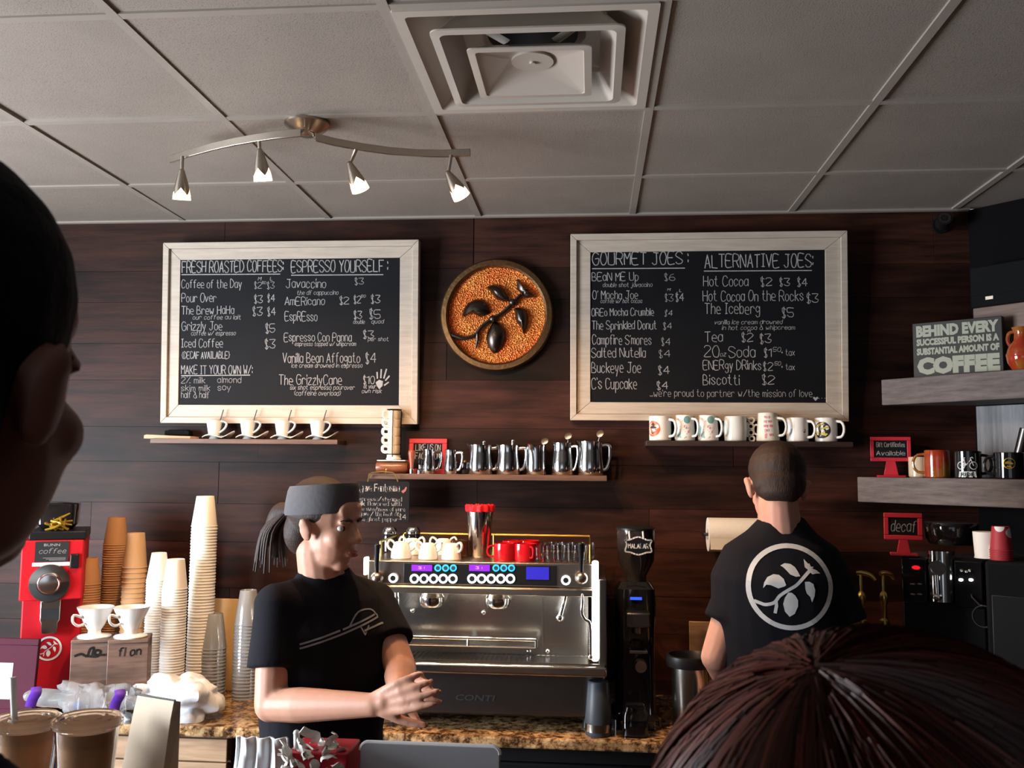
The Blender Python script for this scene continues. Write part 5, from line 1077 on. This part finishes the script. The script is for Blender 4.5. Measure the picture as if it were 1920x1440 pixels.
o3, f3 = plane(1870, 1052, 2.68, rz, CT); e = thing('hot_water_tower', 'tall black appliance at the right edge carrying paper cups', 'appliance', o3, rz); b = MB(); za = f3(1880, 1052)[1]; b.box(f3(1850, 1100)[0], f3(1850, 1100)[0]+.24, -.02, .2, 0, za); b.build('body', 'matteblack', e, bev=.008); b = MB(); b.box(f3(1860, 1100)[0], f3(1860, 1100)[0]+.18, -.024, -.018, za*.3, za*.85); b.build('door', 'black', e, bev=.003)
def upcup(px, pt, Y, h, r0, r1, m, l, grp, n=1, sp=.006, rot=0):
    x = at(px, pt, Y).x; H = at(px, pt, Y).z-(CT+za); k = H-h; cnt = max(1, int(round(k/sp))+1) if n != 1 else 1
    b = MB(); h_ = h if n != 1 else H; b.lathe([(r1-.001, 0), (r1+.0016, .001), (r1+.0016, .003), (r1, .0045), (r0, h_), (0, h_-.0005)], None, 32); o = b.build('paper_cup', m)
    for i in range(cnt):
        c = o if i == 0 else dup(o, (0, 0, 0)); c.location = (x, Y, CT+za+i*sp); tag(c, ('topmost ' if i == cnt-1 and cnt > 1 else 'nested ' if cnt > 1 else '')+l, 'cup', grp)
    return c
def cupmat():
    m, N, L, B = nodes('red_white_paper'); w = tex(N, L, 'Wave', 1.0, (0, 0, 1)); c = tex(N, L, 'Voronoi', 22)
    L.new(ramp(N, L, c.outputs[0], [(.36, (.74, .70, .66)), (.38, (.36, .02, .03))]), B.inputs['Base Color']); B.inputs['Roughness'].default_value = .6; return m
M['redwhite'] = cupmat()
upcup(1848, 997, 2.75, .09, .034, .030, 'paper', 'plain white paper cup upside down on the black appliance at the right', 'plain cups at the right edge')
upcup(1876, 985, 2.70, .068, .0225, .0290, 'redwhite', 'red and white paper cup in the upside-down stack at the right edge', 'red and white paper cups', 2, .0062)
for i, (px, l, s) in enumerate(((1622, 'left', 1), (1664, 'right', -1))):
    Y = 2.90; x = at(px, 1180, Y).x-.008; zc = at(px, 1172, Y).z-CT; zh = at(px, 1078, Y).z-CT; e = thing('syrup_bottle', 'dark syrup bottle with a brass pump, %s of the pair beside the black brewer' % ('leftmost' if i == 0 else 'rightmost'), 'bottle', (x, Y, CT), R(25 if i else -20), 'syrup bottles with brass pumps')
    b = MB(); b.lathe([(0, 0), (.034, 0), (.036, .006), (.036, zc*.72), (.018, zc*.93), (.018, zc), (0, zc)], None, 28); b.build('bottle', 'blackgloss', e)
    b = MB(); b.lathe([(0, zc), (.015, zc), (.015, zc+.014), (.008, zc+.02), (.0075, zc+.06), (.012, zc+.066), (.0125, zc+.085), (.009, zc+.095), (.0045, zc+.10), (.0045, zh), (0, zh)], None, 20); b.tube(sm3([(-.012, 0, zh+.004), (.004, 0, zh+.006), (.028*1, 0, zh+.0), (.040, 0, zh-.014)]), [.0065, .007, .006, .0045], 10); b.build('pump', 'brass', e)
b = MB(); e = thing('straw_cup', 'dark cup of white paper-wrapped straws at the right edge behind the auburn head', 'straw cup', (at(1912, 1250, 2.55).x, 2.55, CT)); b.lathe([(0, 0), (.04, 0), (.045, .11), (.042, .11), (.038, .005), (0, .004)], None, 24); b.build('cup_body', 'black', e)
rr = random.Random(4); b = MB()
for k in range(22): a = rr.uniform(0, 6.28); r = rr.uniform(0, .03); b.tube([(r*math.cos(a)*.8, r*math.sin(a)*.8, .01), (r*math.cos(a)*1.2-.05, r*math.sin(a)*1.3, rr.uniform(.20, .27))], .0032, 6)
o = b.build('wrapped_straws', 'paper', e); o['kind'] = 'stuff'
# paper towels on the wall
Y = YW-.085; a, c = at(1327, 1002, Y), at(1450, 1002, Y); r = .062; e = thing('paper_towel_roll', 'white paper towel roll on a wall holder behind the man in the emblem shirt', 'paper towel', ((a.x+c.x)/2, Y, a.z)); w = (c.x-a.x)/2
b = MB(); b.lathe([(.02, -w), (r, -w), (r, w), (.02, w), (.02, -w)], RY(R(90)), 40); b.add([(-w+.002, -r*.98, .0), (w-.002, -r*.98, 0), (w-.002, -r*1.0, -.05), (-w+.002, -r*1.0, -.05)], [(0, 1, 2, 3)]); b.build('roll', 'towel', e)
b = MB(); b.tube([(-w-.012, .083, 0), (-w-.012, 0, 0), (w+.012, 0, 0), (w+.012, .083, 0)], .006, 8); b.build('holder', 'darksteel', e)
Y = YW-.03; p = at(1318, 1230, Y); b = MB(); b.box(-.05, .16, 0, .012, 0, at(1318, 1165, Y).z-CT, RX(R(-4))); tag(b.build('serving_board', 'cabwood', None, (p.x, Y-.02, CT), bev=.003), 'warm brown wooden board leaning on the wall beside the man in the emblem shirt', 'board')

# ------------------------------------------------------------------ customer side: bar ledge, drinks, bag, laptop
BZ = 1.20
e = thing('bar_ledge', 'raised customer bar ledge in front of the camera, carrying the iced drinks', 'bar', (-1.05, 1.36, 0)); b = MB(); b.box(-1.15, .55, -.14, .20, BZ-.04, BZ); b.build('top', 'cabwood', e, bev=.004); b = MB(); b.box(-1.13, .53, .0, .16, 0, BZ-.041); b.build('front_panel', 'boxwood', e, smooth=False)
e = thing('service_counter', 'work counter behind the bar ledge, carrying the laptop', 'counter', (-.1, 1.62, 0)); b = MB(); b.box(-1.6, 1.7, .0, .36, .87, .90); b.build('top', 'granite', e, bev=.004); b = MB(); b.box(-1.58, 1.68, .02, .34, 0, .869); b.build('cabinet', 'boxwood', e, smooth=False)
for i, (px, l, straw) in enumerate(((52, 'blended iced coffee in a clear cup with a white straw', 1), (165, 'blended iced coffee in a clear cup without straw, beside the kraft bag', 0))):
    Y = 1.37 if i else 1.41; x = at(px, 1345, Y).x; H = at(px, 1340, Y).z-BZ; e = thing('iced_drink', l, 'drink', (x, Y, BZ)); r = .0485
    b = MB(); b.lathe([(0, .001), (.031, 0), (.034, .004), (r-.003, H-.012), (r-.0005, H-.010), (r-.004, H-.014), (.031, .006), (0, .005)], None, 40); b.build('cup_body', 'cupclear', e)
    b = MB(); b.lathe([(0, .0065), (.0305, .0065), (.0338, .012), (r-.0050, H-.020), (0, H-.017)], None, 40); b.build('coffee', 'coffee', e)
    b = MB(); b.lathe([(r-.001, H-.016), (r+.002, H-.014), (r+.002, H-.006), (r-.002, H-.003), (r-.005, H-.001), (r-.008, H-.005), (.030, H-.005), (.028, H-.002), (.024, H-.002), (.022, H-.005), (0, H-.005), (0, H-.0065), (r-.006, H-.0065), (r-.003, H-.010), (r-.001, H-.016)], None, 40); b.build('lid', 'cupclear', e)
    if straw: p = at(24, 1270, Y)-Vector((x, Y, BZ)); b = MB(); b.tube([(p.x+.012, 0, H-.06), (p.x, p.y, p.z)], .0048, 12); b.build('straw', 'white', e)
Y = 1.52; x = at(96, 1400, Y).x; z1 = at(96, 1362, Y).z-BZ; e = thing('squeeze_bottle', 'small white-capped bottle with a blue label between the iced drinks', 'bottle', (x, Y, BZ)); k = .0155
b = MB(); b.lathe([(0, 0), (k, 0), (k, z1*.62), (k*.5, z1*.74), (0, z1*.74)], None, 24); b.build('bottle', 'white', e); b = MB(); b.lathe([(k*1.02, .006), (k*1.02, z1*.55)], None, 24); b.build('label_band', 'bluelabel', e); b = MB(); b.lathe([(0, z1*.74), (k*.5, z1*.74), (k*.36, z1*.98), (0, z1)], None, 20); b.build('cap', 'white', e)
# kraft bag: pale front, side gusset
Y = 1.42; tl, tr = at(258, 1303, Y+.055), at(326, 1315, Y-.02); bl, br = at(228, 1440, Y+.04), at(302, 1440, Y-.05)
o = Vector(((bl.x+br.x)/2, Y, BZ)); b = MB(); H = (tl.z+tr.z)/2-BZ; k = (bl.z-BZ)/(tl.z-bl.z); L0 = bl+(bl-tl)*k; R0 = br+(br-tr)*k; q = at(352, 1440, Y+.075); Q0 = q+(q-tr)*k*.6
V = [Vector((L0.x, Y+.035, BZ)), Vector((R0.x, Y-.06, BZ)), Vector((Q0.x, Y+.05, BZ)), Vector((L0.x+.05, Y+.11, BZ)), tl, tr, tr+Vector((.006, .011, -.003)), tl+Vector((.006, .012, -.001))]
mid = lambda i, j, t: V[i]+(V[j]-V[i])*t
V += [mid(0, 4, .86)+Vector((0, -.002, 0)), mid(1, 5, .86)+Vector((0, -.003, 0)), mid(2, 6, .8), mid(3, 7, .8)]
e = thing('paper_bag', 'kraft paper bag with its top folded shut, standing on the bar ledge', 'bag', o)
b.add([v-o for v in V], [(0, 1, 9, 8), (8, 9, 5, 4), (1, 2, 10, 9), (9, 10, 6, 5), (2, 3, 11, 10), (10, 11, 7, 6), (3, 0, 8, 11), (11, 8, 4, 7), (0, 3, 2, 1), (4, 5, 6, 7)]); b.build('bag_body', 'paperbag', e, smooth=False)
b = MB(); u = (tr-tl); b.tube([tl-o+Vector((-.003, -.002, .002)), tr-o+Vector((.003, -.002, .002))], .0016, 6); b.build('tin_tie', 'print', e)
Y = 1.80; a, c = at(664, 1420, Y), at(934, 1420, Y); w = (c.x-a.x)/2; zt_ = at(800, 1398, Y+.03).z; e = thing('laptop', 'pale grey laptop with rounded lid corners, open on the work counter', 'laptop', ((a.x+c.x)/2, Y, .90)); H = zt_-.90-.014
b = MB(); b.box(-w, w, -.0, .17, .0, .014); b.build('base', 'lidgrey', e, bev=.004)
b = MB(); cr = .014; q = [(sx*(w-cr)+cr*math.cos(R(t0+15*k)), z+cr*math.sin(R(t0+15*k))) for sx, z, t0 in ((1, H-cr, 0), (-1, H-cr, 90)) for k in range(7)]+[(-w, 0), (w, 0)]; Mx = T(0, .0, .015) @ RX(R(-9)) 
b.prism(q, 0, .009, Mx); ld = b.build('lid', 'lidgrey', e, bev=.0025)
b = MB(); qq = [(x*.0+x, z) for x, z in q[:14]]; b.tube([Mx @ Vector((x*.985, .0045, z-.0005)) for x, z in qq], .005, 8); b.build('lid_edge', 'lidwhite', ld)
Y = 1.84; a, c = at(548, 1420, Y), at(664, 1420, Y); zt_ = at(600, 1392, Y).z; e = thing('gift_box', 'red box filled with crinkled white paper, left of the laptop', 'box', ((a.x+c.x)/2, Y, .90)); w = (c.x-a.x)/2; b = MB(); h = at(650, 1398, Y).z-.90; b.box(-w*.9, w*1.0, -.05, .05, 0, h); b.build('box', 'redpaint', e, bev=.004)
b = MB(); rr = random.Random(8)
for k in range(70):
    x, y, z = rr.uniform(-w*1.0, w*.62), rr.uniform(-.062, .02), h-.03+rr.uniform(-.03, .035); pts = [(x, y, z)]
    for j in range(4): pts.append((pts[-1][0]+rr.uniform(-.014, .014), pts[-1][1]+rr.uniform(-.012, .008), pts[-1][2]+rr.uniform(-.012, .014)))
    b.tube(sm3(pts, 3), .0045, 6, flat=(1.9, .35))
o = b.build('crinkled_paper', 'towel', e); o['kind'] = 'stuff'
p = at(556, 1374, Y-.03)-Vector(((a.x+c.x)/2, Y, .90)); b = MB(); b.tube([(p.x+.004, -.03, h-.05), (p.x, -.03, p.z)], .0062, 10); b.ell((p.x, -.03, p.z), (.0065, .0065, .006)); b.build('white_stick', 'white', e)
# ------------------------------------------------------------------ people
def figure(name, label, x, y, face):                                    # face: compass direction (x, y) the chest points to
    rz = math.atan2(-face[0], face[1]); e = thing(name, label, 'person', (x, y, 0), rz); inv = (T(x, y, 0) @ RZ(rz)).inverted()
    return e, (lambda p: inv @ Vector(p)), rz
def head(mb, c, yaw=0., pitch=0., s=1., ears=True, roll=0.):            # returns the head frame; face looks along local +y
    Mx = T(c) @ RZ(yaw) @ RX(-pitch) @ RY(roll) @ Matrix.Scale(s, 4)
    def E(p, r, q=None): m = Mx @ T(p) @ (q or Matrix()); mb.lathe([(0, -1)]+[(math.sin(math.pi*i/10), -math.cos(math.pi*i/10)) for i in range(1, 10)]+[(0, 1)], m @ Matrix.Diagonal((*r, 1)), 18)
    E((0, -.012, .036), (.075, .096, .084)); E((0, .026, -.032), (.060, .066, .078)); E((0, .056, -.090), (.027, .026, .023)); E((0, .02, -.075), (.05, .055, .035))
    for k in (-1, 1):
        E((k*.036, .052, -.026), (.026, .03, .024)); E((k*.026, .074, .022), (.026, .013, .009), RY(R(8*k)))
        if ears: E((k*.077, -.012, -.008), (.009, .019, .032), RY(R(14*k)) @ RX(R(10))); E((k*.083, -.016, .004), (.007, .015, .02), RY(R(24*k)))
        E((k*.0115, .095, -.026), (.008, .010, .007))
    mb.cap(Mx @ Vector((0, .083, .016)), Mx @ Vector((0, .104, -.024)), .0085*s, .0105*s)
    E((0, .084, -.056), (.023, .012, .0055)); E((0, .083, -.066), (.020, .012, .0065)); E((0, .070, .05), (.05, .018, .03))
    return Mx
def face(Mx, par, hairm='hairbrown', sink=0.):
    Mx = Mx @ T(0, -sink, 0)
    for k in (-1, 1):
        b = MB(); b.ell((0, 0, 0), (.0135, .010, .0085), None, 16, 10); b.bm.transform(Mx @ T(k*.031, .0668, .004)); o = b.build('eye', 'eyewhite', par); b = MB(); b.ell((0, .0052, 0), (.0072, .0055, .0072), None, 12, 8); b.bm.transform(Mx @ T(k*.031, .0668, .004)); b.build('iris', 'iris', o)
        b = MB(); b.tube([Mx @ Vector(p) for p in ((k*.014, .0865, .024), (k*.030, .0865, .029), (k*.047, .072, .023))], [.004, .0045, .002], 6, flat=(1, 1)); b.build('eyebrow', hairm, par)
    b = MB(); b.ell((0, 0, 0), (.021, .006, .0042)); b.bm.transform(Mx @ T(0, .0925, -.057)); b.ell(Mx @ Vector((0, .0905, -.0655)), (.017, .006, .005)); b.build('lips', 'lip', par)
def hand(mb, w, d, n, side, curls=(.3, .3, .35, .4), s=1., spread=.06, thumb=.6):
    d = Vector(d).normalized(); n = Vector(n); n = (n-d*n.dot(d)).normalized(); t = d.cross(n)*side; w = Vector(w)
    for i, (ln, cu) in enumerate(zip((.072, .080, .074, .057), curls)):
        k = w+d*(.088-.004*abs(i-1)-.003*(i == 3))*s+t*(.030-.0205*i)*s; mb.cap(w+t*(.014-.010*i)*s, k, .0135*s, .0105*s, 10)
        dd = (d+t*(spread*(1.2-i*.8))).normalized(); p = k
        for j, f in enumerate((.45, .31, .24)):
            a = cu*(1, 1.1, .7)[j]; dd = (dd*math.cos(a)+n*math.sin(a)).normalized(); q = p+dd*ln*f*s; mb.cap(p, q, (.0098-.0010*j)*s, (.0092-.0012*j)*s, 10); p = q
    b0 = w+d*.022*s+t*.020*s; dd = (d*.62+t*thumb+n*.35).normalized(); p = b0
    for ln, r0, r1 in ((.042, .0145, .0115), (.034, .0112, .0100), (.026, .0100, .0080)): q = p+dd*ln*s; mb.cap(p, q, r0*s, r1*s, 10); p = q; dd = (dd+d*.28+n*.12).normalized()
    mb.cap(w-d*.012, w+d*.03*s, .024*s, .020*s, 12)
def arm(mb, sh, el, wr, r=(.050, .041, .039, .027)):
    mb.cap(sh, el, r[0], r[1]); m = Vector(el)+(Vector(wr)-Vector(el))*.3; mb.cap(el, m, r[1]*.96, r[2]*1.08); mb.cap(m, wr, r[2]*1.08, r[3])
def body_core(mb, h, sw=.165):                                          # trunk and legs under the clothes; h = shoulder height
    k = h/1.40
    mb.loft([(0, 0, .80*k, .12, .085), (0, 0, .92*k, .152, .10), (0, 0, 1.04*k, .135, .088), (0, .01, 1.20*k, .155, .105), (0, 0, 1.33*k, sw, .10), (0, -.01, 1.40*k, .11, .065), (0, -.012, 1.45*k, .055, .052)])
    for s in (-1, 1): mb.cap((s*.085, 0, .86*k), (s*.095, .01, .48*k), .078, .055); mb.cap((s*.095, .01, .48*k), (s*.10, -.02, .09), .055, .04); mb.cap((s*.10, -.03, .05), (s*.11, .12, .035), .04, .032)
def tee(mb, h, sw, shs, els, cuff=.62, drop=.0, bulk=1., hem=.93):
    k = h/1.40
    mb.loft([(0, 0, hem*k, .170*bulk, .122*bulk), (0, 0, 1.04*k, .162*bulk, .116*bulk), (0, .008, 1.20*k, .182*bulk, .130*bulk), (0, 0, 1.31*k, sw*1.06, .124*bulk), (0, -.008, 1.385*k, sw*.86, .094), (0, -.012, 1.425*k, .095, .070), (0, -.014, 1.452*k, .066, .062)], p=2.3)
    for s, e in zip(shs, els):
        s, e = Vector(s), Vector(e); q = s+(e-s)*cuff; mb.tube([s+(s-e)*.02, s+(q-s)*.5, q], [.057, .060, .066], 20); mb.ell(s, (.060, .060, .056)); mb.tube([s, Vector((s.x*.35, s.y*.5-.006, 1.34*k))], [.058, .09], 18); mb.tube([s+Vector((0, 0, .012)), Vector((s.x*.45, s.y*.4-.012, 1.405*k)), Vector((s.x*.2, -.014, 1.44*k))], [.042, .044, .046], 16)
def trousers(mb, h):
    k = h/1.40; mb.loft([(0, 0, .78*k, .155, .11), (0, 0, .95*k, .165, .115), (0, 0, 1.0*k, .150, .105)])
    for s in (-1, 1): mb.tube([(s*.085, 0, .86*k), (s*.095, .01, .48*k), (s*.10, -.015, .10)], [.092, .07, .062], 18)
def shoes(par, h):
    for s in (-1, 1):
        b = MB(); b.loft([(s*.105, .045, .0, .046, .13), (s*.105, .045, .02, .048, .132), (s*.105, .03, .05, .042, .10), (s*.102, -.02, .095, .038, .05)], None, 20); b.build('shoe', 'black', par, sub=1)
def projector(o, origin, direction, off=.0015):
    dg = bpy.context.evaluated_depsgraph_get(); bv = BVHTree.FromPolygons([v.co.copy() for v in o.data.vertices], [list(p.vertices) for p in o.data.polygons]); dr = Vector(direction).normalized()
    def pr(p):
        h = bv.ray_cast(Vector(p), dr); return (h[0]-dr*off) if h[0] else Vector(p)+dr*.3
    return pr

# the barista at the machine, turned three-quarter to the right, hands together
Y = 2.45; c = at(612, 1100, Y); e, lo, rz = figure('barista', 'barista in a black tee and grey headband, hands together before the machine', c.x, Y, (.62, -.78))
hs = 1.40; shR = lo(at(520, 1134, 2.34)); shL = lo(at(702, 1128, 2.56)); elR = lo(at(508, 1322, 2.28)); elL = lo(at(752, 1255, 2.44)); wrR = lo(at(702, 1322, 2.16)); wrL = lo(at(748, 1300, 2.26))
hc = lo(at(612, 986, 2.43)); b = MB(); body_core(b, hs); Mh = head(b, hc, R(34), R(6), .99)
b.cap(Mh @ Vector((0, -.02, -.07)), (0, -.012, hs-.0), .056, .064)
arm(b, shR, elR, wrR); arm(b, shL, elL, wrL)
fd = (lo(at(800, 1292, 2.10))-wrR); hand(b, wrR, fd, lo(at(760, 1300, 2.6))-lo(at(760, 1300, 2.2)), -1, (.16, .2, .26, .34))
fd2 = (lo(at(830, 1284, 2.16))-wrL); hand(b, wrL, fd2, lo(at(770, 1330, 2.0))-lo(at(770, 1300, 2.3)), 1, (.10, .12, .18, .25))
b.blob('body', 'skin', e, .0048, 3); face(Mh, e)
b = MB(); tee(b, hs, .175, (shR, shL), (elR, elL), .64); sh = b.blob('tee_shirt', 'shirt', e, .007, 6)
b = MB(); trousers(b, hs); b.blob('trousers', 'denim', e, .009, 3); shoes(e, hs)
E2 = lambda mb, p, r, q=None: mb.lathe([(0, -1)]+[(math.sin(math.pi*i/10), -math.cos(math.pi*i/10)) for i in range(1, 10)]+[(0, 1)], Mh @ T(p) @ (q or Matrix()) @ Matrix.Diagonal((*r, 1)), 24)
b = MB(); E2(b, (0, -.026, .047), (.084, .096, .084)); E2(b, (0, -.07, -.02), (.062, .05, .07)); b.blob('hair', 'hairbrown', e, .005, 3)
b = MB(); b.tube(sm3([Mh @ Vector(p) for p in ((0, -.115, .02), (-.005, -.150, .012), (-.012, -.168, -.04), (-.01, -.160, -.11))], 5), [.022, .032, .033, .012], 14)
for k in range(26): a = random.uniform(0, 6.28); b.tube(sm3([Mh @ Vector((.02*math.cos(a), -.13+.015*math.sin(a), .015)), Mh @ Vector((.034*math.cos(a), -.165+.03*math.sin(a), -.04)), Mh @ Vector((.04*math.cos(a), -.165+.045*math.sin(a), -.10-random.uniform(0, .05)))]), [.006, .006, .002], 5)
b.build('ponytail', 'hairbrown', e)
b = MB(); n = 40; vs = []                                               # wide knitted band round the head
for r, z in ((1.0, -.036), (1.035, -.030), (1.03, .0), (1.0, .030), (.955, .042), (.93, .036)):
    for k in range(n): a = 2*math.pi*k/n; vs.append((r*.0845*math.cos(a), -.022+r*.0985*math.sin(a), z+.016*math.sin(a)))
b.add(vs, [(i*n+k, i*n+(k+1) % n, (i+1)*n+(k+1) % n, (i+1)*n+k) for i in range(5) for k in range(n)]); b.bm.transform(Mh @ T(0, 0, .066)); b.build('headband', 'greycap', e)
pr = projector(sh, (0, 0, 0), (0, -1, 0)); b = MB(); f = lambda u, v: pr((u, .6, v))
k0 = 1.285
for q in ([(.11-.02*i, k0+.0052*i) for i in range(0, 12)], [(.11-.02*i, k0+.010+.0052*i) for i in range(0, 6)], [(.0-.02*i, k0+.038+.0052*i) for i in range(0, 6)], [(-.06-.02*i, k0+.03+.004*i) for i in range(0, 4)]): line(b, smooth(q, 3), .0045, f)
line(b, smooth([(-.02, k0+.045), (-.05, k0+.075), (-.09, k0+.078), (-.11, k0+.06)], 4), .004, f); line(b, smooth([(-.05, k0+.04), (-.06, k0+.02), (-.075, k0+.04)], 4), .004, f); b.build('chest_print', 'greyprint', e)
p = lo(at(488, 1385, 2.20)); b = MB(); n, m_ = 12, 14; vs = []
for i in range(n):
    for j in range(m_):
        u = (j/(m_-1)-.5)*(.13+.05*i/n); vs.append((u, .012*math.sin(j*1.7+i*.15)+.006*math.sin(i), -.30*i/(n-1)))
b.add(vs, [(i*m_+j, i*m_+j+1, (i+1)*m_+j+1, (i+1)*m_+j) for i in range(n-1) for j in range(m_-1)]); o = b.build('hand_towel', 'cloth', None, at(492, 1382, 2.215), ang=80); sf = o.modifiers.new('thick', 'SOLIDIFY'); sf.thickness = .006; tag(o, 'pale towel hanging at the hip of the barista in the grey headband', 'towel')

# the man at the back counter, seen from behind
Y = 2.74; c = at(1462, 1050, Y); e, lo, rz = figure('barista', 'man seen from behind in a black tee with a white branch emblem, short brown hair', c.x, Y, (-.03, 1))
hs = 1.535; shL = lo(at(1392, 1072, 2.74)); shR = lo(at(1552, 1072, 2.74)); elL = lo(at(1341, 1232, 2.71)); elR = lo(at(1604, 1236, 2.71)); wrL = lo(at(1388, 1308, 2.93)); wrR = lo(at(1545, 1318, 2.93))
hc = lo(at(1456, 914, 2.76)); b = MB(); body_core(b, hs); Mh = head(b, hc, R(-5), R(14), 1.02, roll=R(2)); b.cap(Mh @ Vector((0, -.025, -.05)), (0, -.012, hs), .057, .066); b.cap(Mh @ Vector((0, -.05, -.045)), (0, -.03, hs+.03), .046, .055)
arm(b, shL, elL, wrL); arm(b, shR, elR, wrR); hand(b, wrL, (.25, 1, -.42), (.3, 0, -1), -1 if 0 else 1, (.3, .35, .4, .45)); hand(b, wrR, (-.25, 1, -.42), (-.3, 0, -1), -1, (.3, .35, .4, .45))
b.blob('body', 'skinpink', e, .0052, 3); face(Mh, e)
b = MB(); tee(b, hs, .185, (shL, shR), (elL, elR), .60, bulk=1.06); sh = b.blob('tee_shirt', 'shirt', e, .007, 6); b = MB(); trousers(b, hs); b.blob('trousers', 'denim', e, .009, 3); shoes(e, hs)
b = MB(); E2(b, (0, -.024, .046), (.0815, .094, .083)); E2(b, (0, -.058, .0), (.0735, .058, .060)); E2(b, (0, -.072, -.028), (.058, .042, .036)); b.blob('hair', 'hairbrown', e, .004, 2)
pr = projector(sh, (0, 0, 0), (0, 1, 0)); q = lo(at(1481, 1100, 2.62)); r = (at(1565, 1100, 2.60).x-at(1397, 1100, 2.60).x)/2; b = MB()
emblem(b, lambda u, v: pr((q.x+r*u, -.8, q.z+r*.98*v)), 3, .88, .99); b.build('back_emblem', 'whiteprint', e)

# long auburn hair of the customer close in front
Y = .62; hc = at(1650, 1618, Y); e, lo, rz = figure('customer', 'person with long auburn hair seen from behind, close at the lower right', hc.x, Y, (-.12, 1))
h0 = lo(hc); b = MB(); hs = hc.z-.245; body_core(b, hs, .15); Mh = head(b, h0+Vector((0, 0, -.03)), 0, R(6), .96); b.cap(Mh @ Vector((0, -.02, -.07)), (0, -.012, hs), .05, .06)
for s in (-1, 1): arm(b, (s*.165, 0, hs-.02), (s*.20, .0, hs-.30), (s*.16, .12, hs-.50), (.044, .037, .034, .025)); hand(b, (s*.16, .12, hs-.50), (0, .5, -1), (-s, 0, 0), s, s=.92)
b.blob('body', 'skinshaded', e, .0065, 3)
b = MB(); tee(b, hs, .165, ((-.165, 0, hs-.02), (.165, 0, hs-.02)), ((-.2, 0, hs-.30), (.2, 0, hs-.30)), .7); b.blob('top', 'navy', e, .009, 4); b = MB(); trousers(b, hs); b.blob('trousers', 'denim', e, .01, 3); shoes(e, hs)
def longhair(cr, rad, crown, n, seed, hang, flare, m, wid):
    # strands from a crown point running down over the head and hanging free
    rr = random.Random(seed); b = MB(); cr = Vector(cr); A = Vector(rad); b.tn = (.16, .14, .14); b.ell(cr, (A.x*.94, A.y*.94, A.z*.95), None, 40, 26)
    top = Vector((math.sin(crown[0]), math.sin(crown[1]), 1)).normalized(); ex = top.orthogonal().normalized(); ey = top.cross(ex)
    lock = [(rr.uniform(.45, 1.5), rr.uniform(-.06, .06)) for _ in range(64)]
    for i in range(n):
        ph = rr.uniform(0, 2*math.pi); th = rr.random()**.8*1.0; lk = lock[int(ph/(2*math.pi)*64) % 64]; k = lk[0]*rr.uniform(.55, 1.35); b.tn = (k*rr.uniform(.8, 1.2), k*rr.uniform(.75, 1.1), k*rr.uniform(.7, 1.15))
        rg = rr.uniform(.96, 1.045); cv = rr.uniform(-.10, .10)+lk[1]; P_ = []; st = 15; free = False; prev = None
        for j in range(st):
            t = th+j*.145; a = ph+cv*(t-th)
            if t < 1.62:
                d = top*math.cos(t)+(ex*math.cos(a)+ey*math.sin(a))*math.sin(t); p = cr+Vector((d.x*A.x, d.y*A.y, d.z*A.z))*(rg+flare*max(0, t-1.0)); prev = p; pd = d
            else: p = prev+Vector((pd.x*.012*(1+flare*4), pd.y*.010, -hang)); prev = p
            P_.append(p+Vector((rr.uniform(-1, 1), rr.uniform(-1, 1), rr.uniform(-1, 1)))*.0009)
        b.tube(P_, [wid*.8]+[wid]*(len(P_)-3)+[wid*.7, wid*.2], 3, caps=False)
    return b.build('hair', m, e, ang=80)
longhair(h0+Vector((0, -.01, 0)), (.146, .132, .140), (-.42, -.30), 4200, 11, .034, .16, 'strand', .00105)

# dark-haired customer at the left edge, very near
Y = .50; hc = at(-134, 722, Y); e, lo, rz = figure('customer', 'tall dark-haired person in shadow at the left edge, head turned towards the counter', hc.x, Y, (.30, .95))
h0 = lo(hc); hs = hc.z-.27; b = MB(); body_core(b, hs, .175); Mh = head(b, h0, R(18), 0, 1.0); b.cap(Mh @ Vector((0, -.03, -.07)), (0, -.03, hs), .050, .058)
for s in (-1, 1): arm(b, (s*.185, 0, hs-.02), (s*.22, .0, hs-.32), (s*.18, .10, hs-.56)); hand(b, (s*.18, .10, hs-.56), (0, .3, -1), (-s, 0, 0), s)
b.blob('body', 'skinshaded', e, .006, 3); face(Mh, e, 'hairblack', .007)
b = MB(); tee(b, hs, .195, ((-.185, 0, hs-.02), (.185, 0, hs-.02)), ((-.22, 0, hs-.32), (.22, 0, hs-.32)), .9, bulk=1.05); b.blob('jacket', 'navy', e, .009, 4); b = MB(); trousers(b, hs); b.blob('trousers', 'denim', e, .01, 3); shoes(e, hs)
b = MB(); E2(b, (0, -.028, .052), (.087, .101, .090)); E2(b, (0, -.060, -.01), (.080, .060, .07))
b.blob('hair', 'hairblack', e, .005, 3)
